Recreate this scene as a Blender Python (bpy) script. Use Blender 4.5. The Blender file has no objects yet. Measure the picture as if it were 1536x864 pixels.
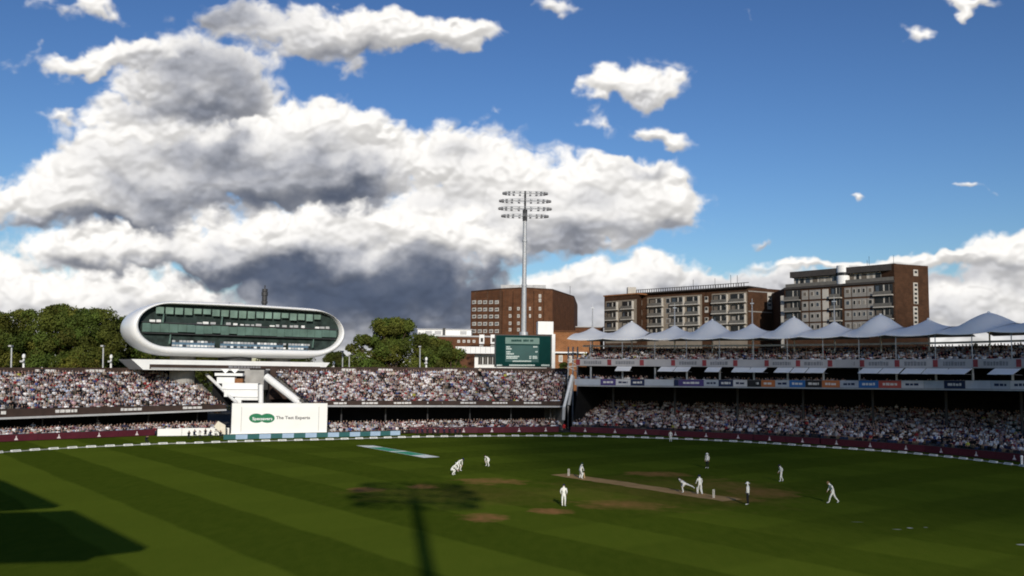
import bpy, bmesh, math, random
import numpy as np
from math import sin, cos, tan, pi, radians as rad, atan2, hypot
from mathutils import Vector, Matrix, noise
random.seed(7); RNG=np.random.RandomState(11)
S=bpy.context.scene; COL=S.collection
# ------------------------------------------------------------------ camera, sky, sun, exposure
FP=1388.0; CAMH=10.7; PITCH=5.23; ROLL=0.7
SUN_AZ=-7.3; SUN_EL=21.0          # heading of the shadows from +Y, height of the sun
cam=bpy.data.cameras.new('camera'); co=bpy.data.objects.new('camera',cam); COL.objects.link(co); S.camera=co
cam.sensor_width=36; cam.lens=FP/1536*36; cam.clip_end=9000; cam.clip_start=.5
ROT=Matrix.Rotation(rad(90+PITCH),3,'X')@Matrix.Rotation(rad(ROLL),3,'Z')
co.matrix_world=Matrix.Translation((0,0,CAMH))@ROT.to_4x4()
S.render.resolution_x=1024; S.render.resolution_y=576
S.view_settings.view_transform='Standard'; S.view_settings.look='None'; S.view_settings.gamma=1
S.view_settings.exposure=0.0; S.cycles.filter_width=1.9
SKY_STRENGTH=.085; SUN_STRENGTH=3.7; CLOUD_GAIN=11.6
sl=bpy.data.lights.new('sun','SUN'); sl.energy=SUN_STRENGTH; sl.angle=rad(.5); sl.color=(1,.93,.82)
so=bpy.data.objects.new('sun',sl); COL.objects.link(so)
SHD=Vector((sin(rad(SUN_AZ))*cos(rad(SUN_EL)),cos(rad(SUN_AZ))*cos(rad(SUN_EL)),-sin(rad(SUN_EL))))   # the way the light travels
so.rotation_euler=SHD.to_track_quat('-Z','Y').to_euler()
def lerp(a,b,t): return a+(b-a)*t
def sst(a,b,x):
    t=np.clip((x-a)/(b-a),0,1); return t*t*(3-2*t)
def perlin(x,y,seed):
    rng=np.random.RandomState(seed); N=256
    ang=rng.rand(N,N)*6.28318; gx=np.cos(ang).astype('f4'); gy=np.sin(ang).astype('f4')
    xi=np.floor(x).astype('i4'); yi=np.floor(y).astype('i4'); xf=(x-xi).astype('f4'); yf=(y-yi).astype('f4')
    u=xf*xf*xf*(xf*(xf*6-15)+10); v=yf*yf*yf*(yf*(yf*6-15)+10)
    def g(i,j):
        a=(xi+i)%N; b=(yi+j)%N
        return gx[a,b]*(xf-i)+gy[a,b]*(yf-j)
    return lerp(lerp(g(0,0),g(1,0),u),lerp(g(0,1),g(1,1),u),v)*1.5
def worley(x,y,seed):
    rng=np.random.RandomState(seed); N=128
    px=rng.rand(N,N).astype('f4'); py=rng.rand(N,N).astype('f4')
    xi=np.floor(x).astype('i4'); yi=np.floor(y).astype('i4'); xf=(x-xi).astype('f4'); yf=(y-yi).astype('f4')
    d=np.full(x.shape,9,'f4')
    for i in(-1,0,1):
        for j in(-1,0,1):
            a=(xi+i)%N; b=(yi+j)%N
            d=np.minimum(d,(px[a,b]+i-xf)**2+(py[a,b]+j-yf)**2)
    return np.sqrt(d)
def blur(a,sx,sy):
    for ax,s in((1,sx),(0,sy)):
        r=max(1,int(s*2.5)); k=np.exp(-.5*(np.arange(-r,r+1)/max(s,.3))**2); k/=k.sum(); o=0
        p=np.pad(a,[(r,r) if i==ax else(0,0) for i in(0,1)],mode='edge')
        for i,w in enumerate(k): o=o+w*(p[:,i:i+a.shape[1]] if ax else p[i:i+a.shape[0]])
        a=o
    return a
def fbm(x,y,seed,o=5,g=.5):
    s=0; a=1
    for k in range(o):
        s=s+a*perlin(x*2**k+17*k,y*2**k-9*k,seed+k); a*=g
    return s
# cloud banks from far to near: lobes (centre x, y, radius x, y, strength), shaded parts (the same), noise offset
BANKS=[
([(90,440,160,46,1),(220,440,110,34,1),(-60,430,100,60,1),(60,500,260,50,1),(965,412,62,38,1),(880,418,95,22,.9),(1050,432,95,24,.8),(930,455,200,40,.95),(800,465,160,40,.9),(560,505,220,50,1),(300,500,200,50,1),(1000,505,300,50,.95),
(1430,456,165,34,1),(1250,398,110,8,.6),(1340,391,95,8,.55),(1420,390,80,10,.65),(1250,446,170,38,.8),(1490,480,190,50,1),(1640,400,110,60,1),(1160,460,170,40,.85),(1518,372,52,24,1),(1535,394,100,32,1),(1400,520,300,40,1),(740,440,30,20,.5)],
[(1040,438,130,22,.42),(900,448,150,16,.38),(1430,424,120,14,.42),(1500,404,80,11,.40),(1260,424,160,14,.34),(800,480,160,24,.6),(640,480,110,40,.8),(100,462,160,12,.3),(500,490,150,50,.9),(250,470,100,12,.3),(1150,470,200,25,.5),(1500,490,120,20,.35),(700,430,60,40,.5)],0),
([(690,225,84,46,1),(740,250,70,50,1),(620,235,50,30,1),(820,300,110,56,1),(940,302,100,46,1),(1010,308,44,32,1),(960,258,58,16,.75),(905,275,60,26,.8),(780,350,130,36,1),(640,320,110,60,1),(880,350,90,24,.9)],
[(890,345,120,16,.5),(715,226,46,18,.42),(830,368,100,15,.6),(780,390,120,16,.7),(660,310,90,25,.2),(975,262,50,9,.4),(1000,335,40,12,.45),(870,300,60,14,.22)],40),
([(250,365,200,40,1),(430,350,130,50,1),(560,345,120,46,1),(680,355,100,40,1),(560,420,190,55,1),(440,450,170,55,1),(640,440,90,36,.95),(120,380,110,26,.9),(560,470,150,40,.95)],
[(300,408,170,18,.75),(430,415,170,26,.9),(560,437,200,38,1.15),(480,478,170,40,1.2),(690,425,70,24,.9),(150,395,90,10,.5),(600,380,90,14,.45),(740,400,60,16,.7),(350,370,60,10,.3),(640,470,90,30,.9)],80),
([(30,295,120,44,1),(140,240,70,56,1),(150,300,140,50,1),(290,240,150,75,1),(400,220,130,75,1),(490,190,54,40,1),(470,250,100,55,1),(560,255,60,45,1),(560,215,40,26,.9)],
[(300,225,120,26,.55),(440,285,140,24,.85),(530,280,70,26,.75),(390,240,110,26,.5),(240,334,130,14,.75),(60,340,110,12,.5),(210,290,80,26,.45),(340,302,120,18,.6),(480,225,40,22,.3),(150,340,100,14,.7)],120),
([(285,118,88,54,1),(335,132,70,44,.85),(395,120,40,24,.55),(250,150,60,40,.9),(235,95,40,36,.9),(400,150,40,22,.8),(190,190,60,40,.8)],
[(295,118,84,40,.62),(375,142,60,30,.6),(270,160,60,16,.4),(250,90,40,30,.3),(320,165,100,12,.5)],160),
([(110,92,105,17,.8),(205,85,60,26,.85),(130,14,86,20,.8),(345,30,60,34,.95),(450,45,100,38,.95),(560,48,110,28,1),(680,55,58,22,1),(505,105,36,26,.6),(620,42,90,20,.9),(85,170,34,10,.65),
(945,125,66,30,.95),(900,130,28,20,.85),(985,140,32,18,.8),(903,182,26,20,.62),(997,197,48,18,.75),(1378,46,30,13,.75),(1445,6,46,11,.7),(842,8,40,14,.65),(745,170,16,7,.35),(1465,286,24,6,.62),(1292,318,12,5,.6),(1142,376,32,9,.7),(1130,12,20,6,.35)],
[(335,25,50,32,.9),(450,70,90,18,.5),(505,110,40,28,.6),(590,74,100,9,.5),(940,150,60,10,.3),(1000,208,40,7,.3),(130,30,80,8,.35),(110,106,90,7,.3),(220,100,50,14,.45),(1142,378,32,9,.55),(842,14,40,10,.4),(430,30,50,20,.3)],200)]
def clouds(X,Y):
    """X, Y: sky coordinates; returns linear rgb and cover"""
    RGB=np.zeros(X.shape+(3,),'f4'); AL=np.zeros(X.shape,'f4')
    for lobes,shade,o in BANKS:
        L=np.array(lobes); m=90
        ok=(X>(L[:,0]-L[:,2]*1.6).min()-m)&(X<(L[:,0]+L[:,2]*1.6).max()+m)&(Y>(L[:,1]-L[:,3]*1.6).min()-m)&(Y<(L[:,1]+L[:,3]*1.6).max()+m)
        r=np.where(ok.any(1))[0]; c=np.where(ok.any(0))[0]
        if len(r)<9 or len(c)<9: continue
        sl=(slice(r[0],r[-1]+1),slice(c[0],c[-1]+1))
        rgb,a=bank(X[sl].astype('f4'),Y[sl].astype('f4'),lobes,shade,o)
        a3=a[...,None]; RGB[sl]=RGB[sl]*(1-a3)+rgb*a3; AL[sl]=AL[sl]*(1-a)+a
    return RGB/np.maximum(AL,1e-4)[...,None],AL
def bank(X,Y,LOBES,SHADE,o):
    Xo=X+o*9.7; Yo=Y+o*5.3
    wx=fbm(Xo/150,Yo/120,3,5)*30+fbm(Xo/42,Yo/36,5,4)*11; wy=fbm(Xo/150,Yo/120,23,5)*22+fbm(Xo/42,Yo/36,25,4)*9
    U=X+wx; V=Y+wy
    F=np.zeros_like(X)
    for cx,cy,rx,ry,s in LOBES: F+=s*np.exp(-(((U-cx)/rx)**2+((V-cy)/ry)**2)*1.15)
    Uo=U+o*9.7; Vo=V+o*5.3
    w1,w2,w3,w4=[1-worley(Uo/a+b,Vo/c-b,d)**2 for a,c,d,b in((64,50,7,.3),(29,24,8,.6),(13,11,9,.1),(6,5.4,10,.7))]
    bill=w1*.45+w2*.32+w3*.16+w4*.07-.72
    det=fbm(Xo/60,Yo/50,31,6,.5); soft=fbm(Xo/95,Yo/70,41,4,.5)
    g=np.clip(F*3.2,.0,1); D=F-.36+bill*.95*g+det*.26*g
    A=sst(-.12,.46,D)**1.15
    H=np.clip(F,0,1.5)*36+w1*64*.30+w2*29*.18+w3*13*.07+w4*6*.03+soft*18
    dy=np.gradient(Y)[0].mean(); py=abs(dy); px=abs(np.gradient(X)[1].mean())
    H=blur(H,1.8/px,1.8/py)
    gy,gx=np.gradient(H); gx=gx/px; gy=gy/dy
    n=1/np.sqrt(1+gx*gx+gy*gy)
    l=np.array([-.12,.60,.79]); lam=(-gx*l[0]+gy*l[1]+l[2])*n
    lam=np.clip(lam*.5+.5,0,1)**1.6
    occ=np.zeros_like(X); Dp=np.clip(D,0,.9); sg=1 if dy>0 else -1
    for k in(8,16,26,38,54):                       # cloud lying above keeps light off
        q=int(round(k/py)); S=np.zeros_like(Dp)
        if q<Dp.shape[0]:
            if sg>0: S[q:]=Dp[:-q]
            else: S[:-q]=Dp[q:]
        occ+=blur(S,k*.25/px,k*.12/py)
    occ=np.clip(occ/5-.22,0,1)
    sh=np.zeros_like(X)
    for cx,cy,rx,ry,s in SHADE: sh+=s*np.exp(-(((X+wx*1.1-cx)/rx)**2+((Y+wy*1.1-cy)/ry)**2)*.9)
    sh=(sh+occ*.22)*(1+det*.26-(w1-.7)*.34-(w2-.7)*.14)
    sh=1-np.exp(-(np.clip(sh,0,9)*1.32)**1.3)
    Lm=lerp(.52,1.12,lam)[...,None]
    warm=np.array([1.0,.975,.94])*Lm; dark=np.array([.080,.105,.165])*(Lm*.5+.5); mid=np.array([.46,.47,.51])*(Lm*.8+.2)
    t=np.clip(sh,0,1)[...,None]
    rgb=np.where(t<.6,lerp(warm,mid,t/.6),lerp(mid,dark,(t-.6)/.4))
    return rgb.astype('f4'),A.astype('f4')

def make_world():
    w=bpy.data.worlds.new('World'); S.world=w; w.use_nodes=True; nt=w.node_tree; nt.nodes.clear()
    N=nt.nodes.new; Lk=nt.links.new
    sky=N('ShaderNodeTexSky'); sky.sky_type='NISHITA'; sky.sun_disc=False; sky.sun_elevation=rad(SUN_EL)
    sky.sun_rotation=rad(180+SUN_AZ); sky.air_density=1.15; sky.dust_density=.45; sky.ozone_density=3.2; sky.altitude=50
    AZ0,AZ1,E0,E1=-36.,36.,-2.,34.; W,Hh=1440,720
    az=np.radians(np.linspace(AZ0,AZ1,W)); el=np.radians(np.linspace(E0,E1,Hh)); az,el=np.meshgrid(az,el)
    d=np.stack([np.sin(az)*np.cos(el),np.cos(az)*np.cos(el),np.sin(el)],-1)@np.array(ROT)
    X=768-FP*d[...,0]/d[...,2]; Y=432+FP*d[...,1]/d[...,2]
    rgb,al=clouds(X,Y); edge=np.clip((36-np.abs(np.degrees(az)))/4,0,1)*np.clip((34-np.degrees(el))/4,0,1); al=al*edge
    img=bpy.data.images.new('cloud_cover',W,Hh,alpha=True,float_buffer=True); img.colorspace_settings.name='Non-Color'
    img.alpha_mode='CHANNEL_PACKED'
    img.pixels.foreach_set(np.concatenate([rgb,al[...,None]],-1).astype('f4').ravel()); img.update()
    tc=N('ShaderNodeTexCoord'); sp=N('ShaderNodeSeparateXYZ'); Lk(tc.outputs['Generated'],sp.inputs[0])
    def m(op,a,b=None):
        n=N('ShaderNodeMath'); n.operation=op
        for i,v in enumerate((a,b)):
            if v is None: continue
            if isinstance(v,(int,float)): n.inputs[i].default_value=v
            else: Lk(v,n.inputs[i])
        return n.outputs[0]
    A=m('ARCTAN2',sp.outputs[0],sp.outputs[1]); E=m('ARCSINE',sp.outputs[2])
    cx=N('ShaderNodeCombineXYZ')
    Lk(m('MULTIPLY',m('SUBTRACT',A,rad(AZ0)),1/rad(AZ1-AZ0)),cx.inputs[0]); Lk(m('MULTIPLY',m('SUBTRACT',E,rad(E0)),1/rad(E1-E0)),cx.inputs[1])
    tx=N('ShaderNodeTexImage'); tx.image=img; tx.extension='CLIP'; tx.interpolation='Cubic'; Lk(cx.outputs[0],tx.inputs[0])
    g=N('ShaderNodeVectorMath'); g.operation='SCALE'; g.inputs['Scale'].default_value=CLOUD_GAIN; Lk(tx.outputs[0],g.inputs[0])
    gm=N('ShaderNodeGamma'); gm.inputs[1].default_value=1.45; Lk(sky.outputs[0],gm.inputs[0]); hs=N('ShaderNodeVectorMath'); hs.operation='MULTIPLY'; hs.inputs[1].default_value=(.40,.425,.49); Lk(gm.outputs[0],hs.inputs[0])      # gamma and tint grade the sky to a deeper blue
    mx=N('ShaderNodeMix'); mx.data_type='RGBA'; Lk(tx.outputs[1],mx.inputs[0]); Lk(hs.outputs[0],mx.inputs[6]); Lk(g.outputs[0],mx.inputs[7])
    bg=N('ShaderNodeBackground'); bg.inputs[1].default_value=SKY_STRENGTH; Lk(mx.outputs[2],bg.inputs[0])
    out=N('ShaderNodeOutputWorld'); Lk(bg.outputs[0],out.inputs[0])
make_world()
# ------------------------------------------------------------------ helpers
def ray(px,py): return ROT@Vector(((px-768)/FP,-(py-432)/FP,-1))
def ground(px,py,z=0.0):
    d=ray(px,py); t=(z-CAMH)/d.z; return Vector((d.x*t,d.y*t,z))
def atY(px,py,Y):
    d=ray(px,py); t=Y/d.y; return Vector((d.x*t,Y,CAMH+d.z*t))
def mat(name,c,rough=.8,var=.12,scale=1.5,spec=.25,metal=0.0,bump=0.0,attr=None,stretch=(1,1,1)):
    m=bpy.data.materials.new(name); m.use_nodes=True; nt=m.node_tree; b=nt.nodes['Principled BSDF']; N=nt.nodes.new; L=nt.links.new
    b.inputs['Roughness'].default_value=rough; b.inputs['Specular IOR Level'].default_value=spec; b.inputs['Metallic'].default_value=metal
    tc=N('ShaderNodeTexCoord'); mp=N('ShaderNodeMapping'); mp.inputs['Scale'].default_value=stretch; L(tc.outputs['Object'],mp.inputs[0])
    nz=N('ShaderNodeTexNoise'); nz.inputs['Scale'].default_value=scale; nz.inputs['Detail'].default_value=5; L(mp.outputs[0],nz.inputs['Vector'])
    r=N('ShaderNodeMapRange'); r.inputs[1].default_value=.3; r.inputs[2].default_value=.7; r.inputs[3].default_value=1-var; r.inputs[4].default_value=1+var; L(nz.outputs[0],r.inputs[0])
    v=N('ShaderNodeVectorMath'); v.operation='SCALE'; L(r.outputs[0],v.inputs['Scale'])
    if attr:
        a=N('ShaderNodeAttribute'); a.attribute_name=attr; L(a.outputs['Color'],v.inputs[0])
    else: v.inputs[0].default_value=c[:3]
    L(v.outputs[0],b.inputs['Base Color'])
    if bump:
        bp=N('ShaderNodeBump'); bp.inputs['Strength'].default_value=bump; L(nz.outputs[0],bp.inputs['Height']); L(bp.outputs[0],b.inputs['Normal'])
    return m
def brick(name,c1,c2,mortar,w=.9,h=.3):
    m=mat(name,c1,.9,.2,.6,.15); nt=m.node_tree; N=nt.nodes.new; L=nt.links.new
    bk=N('ShaderNodeTexBrick'); bk.inputs['Color1'].default_value=c1+(1,); bk.inputs['Color2'].default_value=c2+(1,); bk.inputs['Mortar'].default_value=mortar+(1,)
    bk.inputs['Scale'].default_value=1; bk.inputs['Brick Width'].default_value=w; bk.inputs['Row Height'].default_value=h; bk.inputs['Mortar Size'].default_value=.02
    tc=N('ShaderNodeTexCoord'); sp=N('ShaderNodeSeparateXYZ'); cb=N('ShaderNodeCombineXYZ'); ad=N('ShaderNodeMath')
    L(tc.outputs['Object'],sp.inputs[0]); L(sp.outputs[0],ad.inputs[0]); L(sp.outputs[1],ad.inputs[1]); L(ad.outputs[0],cb.inputs[0]); L(sp.outputs[2],cb.inputs[1]); L(cb.outputs[0],bk.inputs['Vector'])
    v=[n for n in nt.nodes if n.type=='VECT_MATH'][0]; L(bk.outputs['Color'],v.inputs[0]); return m
class MB:
    """collects faces of several materials and links them as one mesh"""
    def __init__(s): s.v=[]; s.f=[]; s.mi=[]; s.mats=[]
    def _m(s,m):
        if m not in s.mats: s.mats.append(m)
        return s.mats.index(m)
    def face(s,pts,m):
        n=len(s.v); s.v+=[tuple(p) for p in pts]; s.f.append(tuple(range(n,n+len(pts)))); s.mi.append(s._m(m))
    def hexa(s,a,b,m):
        """a, b: lower and upper loops of equal length"""
        n=len(s.v); k=len(a); s.v+=[tuple(p) for p in a]+[tuple(p) for p in b]; i=s._m(m)
        F=[tuple(range(n+k-1,n-1,-1)),tuple(range(n+k,n+2*k))]+[(n+j,n+(j+1)%k,n+k+(j+1)%k,n+k+j) for j in range(k)]
        s.f+=F; s.mi+=[i]*len(F)
    def box(s,c,size,m,rz=0.0):
        x,y,z=[q/2 for q in size]; cs,sn=cos(rz),sin(rz)
        P=lambda u,v,w:(c[0]+u*cs-v*sn,c[1]+u*sn+v*cs,c[2]+w)
        s.hexa([P(-x,-y,-z),P(x,-y,-z),P(x,y,-z),P(-x,y,-z)],[P(-x,-y,z),P(x,-y,z),P(x,y,z),P(-x,y,z)],m)
    def tube(s,pts,r,m,n=8,cap=True):
        pts=[Vector(p) for p in pts]; rr=r if isinstance(r,(list,tuple)) else [r]*len(pts); R=[]; base=len(s.v); i=s._m(m)
        up=None
        for k,p in enumerate(pts):
            t=(pts[min(k+1,len(pts)-1)]-pts[max(k-1,0)]).normalized()
            if up is None: up=Vector((0,0,1)) if abs(t.z)<.9 else Vector((1,0,0))
            a=t.cross(up).normalized(); b=a.cross(t)
            s.v+=[tuple(p+(a*cos(2*pi*j/n)+b*sin(2*pi*j/n))*rr[k]) for j in range(n)]
        for k in range(len(pts)-1):
            for j in range(n):
                s.f.append((base+k*n+j,base+k*n+(j+1)%n,base+(k+1)*n+(j+1)%n,base+(k+1)*n+j)); s.mi.append(i)
        if cap:
            s.f.append(tuple(base+j for j in range(n-1,-1,-1))); s.f.append(tuple(base+(len(pts)-1)*n+j for j in range(n))); s.mi+=[i,i]
    def loops(s,L,m,closed=True,caps=False):
        n=len(s.v); k=len(L[0]); i=s._m(m)
        for l in L: s.v+=[tuple(p) for p in l]
        for a in range(len(L)-1):
            for j in range(k if closed else k-1):
                s.f.append((n+a*k+j,n+a*k+(j+1)%k,n+(a+1)*k+(j+1)%k,n+(a+1)*k+j)); s.mi.append(i)
        if caps:
            s.f.append(tuple(n+j for j in range(k-1,-1,-1))); s.f.append(tuple(n+(len(L)-1)*k+j for j in range(k))); s.mi+=[i,i]
    def ball(s,c,r,m,u=10,v=7):
        L=[]
        r=r if isinstance(r,(tuple,list)) else (r,r,r)
        for a in range(v+1):
            t=-pi/2+pi*max(.02,min(.98,a/v)); L.append([(c[0]+r[0]*cos(t)*cos(2*pi*j/u),c[1]+r[1]*cos(t)*sin(2*pi*j/u),c[2]+r[2]*sin(t)) for j in range(u)])
        s.loops(L,m,True,True)
    def build(s,name,parent=None,smooth=False,origin=None):
        me=bpy.data.meshes.new(name); V=s.v
        o_=Vector(origin or (0,0,0)); q=parent
        while q: o_+=q.location; q=q.parent
        if o_.length>0: V=[(p[0]-o_.x,p[1]-o_.y,p[2]-o_.z) for p in V]
        me.from_pydata(V,[],s.f)
        for m in s.mats: me.materials.append(m)
        me.polygons.foreach_set('material_index',s.mi)
        if smooth: me.polygons.foreach_set('use_smooth',[True]*len(s.f))
        me.update(); o=bpy.data.objects.new(name,me); COL.objects.link(o)
        if parent: o.parent=parent
        else: o.location=o_
        return o
def tag(o,label=None,cat=None,group=None,kind=None):
    if label: o['label']=label
    if cat: o['category']=cat
    if group: o['group']=group
    if kind: o['kind']=kind
    return o
def thing(name,label,cat,loc=(0,0,0),rz=0.0,group=None):
    o=bpy.data.objects.new(name,None); COL.objects.link(o); o.location=loc; o.rotation_euler=(0,0,rz); o.empty_display_size=.3
    return tag(o,label,cat,group)
def dup(o,loc,rz=None):
    c=o.copy(); COL.objects.link(c); c.location=loc
    if rz is not None: c.rotation_euler=(0,0,rz)
    for ch in o.children:
        d=ch.copy(); COL.objects.link(d); d.parent=c
        for g in ch.children:
            e=g.copy(); COL.objects.link(e); e.parent=d
    return c
class Line:
    """plan polyline running left to right; outward is away from the field"""
    def __init__(s,pts): s.p=[Vector((a[0],a[1])) for a in pts]
    def n(s,k):
        a=s.p[max(k-1,0)]; b=s.p[min(k+1,len(s.p)-1)]; d=(b-a).normalized(); return Vector((-d.y,d.x))
    def offset(s,d): return Line([p+s.n(k)*d for k,p in enumerate(s.p)])
    def hit(s,px,py):
        d=ray(px,py); best=None
        for k in range(len(s.p)-1):
            a,b=s.p[k],s.p[k+1]; e=b-a; den=d.x*e.y-d.y*e.x
            if abs(den)<1e-9: continue
            t=(a.x*e.y-a.y*e.x)/den; w=(a.x*d.y-a.y*d.x)/den
            pen=max(0,-w,w-1)*e.length
            if t>0 and (best is None or pen<best[0]): best=(pen,Vector((d.x*t,d.y*t,CAMH+d.z*t)),k+w,e.normalized())
        return best[1],best[2],best[3]
    def trim(s,px,last=False):
        q,u,_=s.hit(px,600); k=max(0,min(int(u),len(s.p)-2)); o=Line(s.p)
        if k==0 and not last: o.p[0]=Vector((q.x,q.y))
        if last: o.p[-1]=Vector((q.x,q.y))
        return o
    def at(s,u):
        k=max(0,min(int(u),len(s.p)-2)); return s.p[k].lerp(s.p[k+1],u-k)
    def length(s): return sum((s.p[k+1]-s.p[k]).length for k in range(len(s.p)-1))
    def walk(s,dist):
        for k in range(len(s.p)-1):
            l=(s.p[k+1]-s.p[k]).length
            if dist<=l or k==len(s.p)-2: return s.p[k].lerp(s.p[k+1],dist/l),(s.p[k+1]-s.p[k]).normalized(),k+dist/l
            dist-=l
def up3(p,z): return (p.x,p.y,z)
def loft(mb,A,za,B,zb,m):
    """sheet between two lines with the same number of nodes"""
    za=za if isinstance(za,(list,tuple)) else [za]*len(A.p); zb=zb if isinstance(zb,(list,tuple)) else [zb]*len(B.p)
    for k in range(len(A.p)-1): mb.face([up3(A.p[k],za[k]),up3(A.p[k+1],za[k+1]),up3(B.p[k+1],zb[k+1]),up3(B.p[k],zb[k])],m)
def slab(mb,A,B,z0,z1,m):
    z0=z0 if isinstance(z0,(list,tuple)) else [z0]*len(A.p); z1=z1 if isinstance(z1,(list,tuple)) else [z1]*len(A.p)
    k=len(A.p)
    mb.loops([[up3(A.p[i],z0[i]),up3(A.p[i],z1[i]),up3(B.p[i],z1[i]),up3(B.p[i],z0[i])] for i in range(k)],m,True,True)
class Wall:
    """upright plane between two plan points; boxes are placed on it"""
    def __init__(s,a,b):
        s.a=Vector(a[:2]); s.b=Vector(b[:2]); s.e=(s.b-s.a).normalized(); s.n=Vector((-s.e.y,s.e.x)); s.l=Line([s.a,s.b])
    def sz(s,px,py):
        p,_,_=s.l.hit(px,py); return (Vector((p.x,p.y))-s.a).dot(s.e),p.z
    def pt(s,u,z,d=0.0):
        q=s.a+s.e*u+s.n*d; return (q.x,q.y,z)
    def box(s,mb,u0,u1,z0,z1,d0,d1,m):
        f=lambda z:[s.pt(u0,z,d0),s.pt(u1,z,d0),s.pt(u1,z,d1),s.pt(u0,z,d1)]
        mb.hexa(f(z0),f(z1),m)
    def pbox(s,mb,x0,y0,x1,y1,d0,d1,m):
        a=s.sz(x0,y1); b=s.sz(x1,y0); c=s.sz(x0,y0); e=s.sz(x1,y1)
        s.box(mb,(a[0]+c[0])/2,(b[0]+e[0])/2,(a[1]+e[1])/2,(b[1]+c[1])/2,d0,d1,m)
def text_mesh(txt,size,m,name,parent,place,thick=.01):
    """lettering: place(u, v, d) gives the point for flat text coordinates"""
    cu=bpy.data.curves.new('lettering','FONT'); cu.body=txt; cu.size=size; cu.extrude=thick; cu.resolution_u=3; cu.offset=.022; cu.align_x='LEFT'
    o=bpy.data.objects.new('lettering',cu); COL.objects.link(o); bpy.context.view_layer.update()
    me=bpy.data.meshes.new_from_object(o.evaluated_get(bpy.context.evaluated_depsgraph_get())); bpy.data.objects.remove(o); bpy.data.curves.remove(cu)
    w=max(v.co.x for v in me.vertices)
    for v in me.vertices: v.co=place(v.co.x/w,v.co.y,v.co.z)
    me.materials.clear(); me.materials.append(m); me.name=name
    ob=bpy.data.objects.new(name,me); COL.objects.link(ob); ob.parent=parent; return ob
# ------------------------------------------------------------------ materials
WHITE=mat('white_paint',(.78,.78,.76),.5,.05,.8); POD=mat('pod_shell_paint',(.80,.80,.79),.28,.03,.25,.5)
CANVAS=mat('tent_canvas',(.86,.85,.82),.7,.05,.3); GREYW=mat('grey_paint',(.42,.42,.42),.6,.1,1); STEEL=mat('galvanised_steel',(.40,.41,.42),.45,.12,2,.5,.3)
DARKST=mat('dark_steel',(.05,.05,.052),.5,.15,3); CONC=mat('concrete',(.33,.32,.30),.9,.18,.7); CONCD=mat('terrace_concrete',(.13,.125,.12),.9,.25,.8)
BLACK=mat('painted_void_shade',(.012,.012,.013),.9,.2,1,.1); FASC=mat('dark_brown_board',(.045,.028,.022),.6,.2,.8); MARK=mat('white_lettering',(.62,.60,.58),.6,.25,6)  # BLACK puts the deep shade of the stand voids into the colour
MAROON=mat('maroon_board',(.078,.012,.020),.5,.12,.8); EMBL=mat('pale_emblem',(.70,.62,.62),.6,.05,2)
TEAL=mat('teal_board',(.035,.12,.12),.5,.1,1); SKYB=mat('pale_blue_board',(.33,.44,.58),.5,.08,1)
GGLASS=mat('green_tinted_glass',(.095,.155,.128),.2,.25,.5,.6); DGLASS=mat('dark_window_glass',(.022,.022,.022),.2,.4,.4,.35); BGLASS=mat('blue_glass_rail',(.10,.17,.24),.2,.2,2,.5)
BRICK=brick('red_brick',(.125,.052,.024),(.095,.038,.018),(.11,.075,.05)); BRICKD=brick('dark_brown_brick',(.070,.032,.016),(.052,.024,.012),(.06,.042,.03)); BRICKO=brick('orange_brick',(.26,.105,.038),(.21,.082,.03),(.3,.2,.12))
LOGOG=mat('logo_green',(.012,.16,.07),.5,.04,1); INK=mat('grey_ink',(.06,.06,.065),.6,.05,1); SCRG=mat('screen_dark_green',(.004,.032,.029),.8,.1,1,.05); SCRL=mat('screen_pale_panel',(.11,.19,.165),.4,.05,1); SCRT=mat('screen_text',(.50,.58,.55),.5,.1,5)
BARK=mat('bark',(.07,.05,.035),.95,.3,3,.1,0,.4); TYRE=mat('black_rubber',(.012,.012,.013),.7,.1,3)
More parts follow.
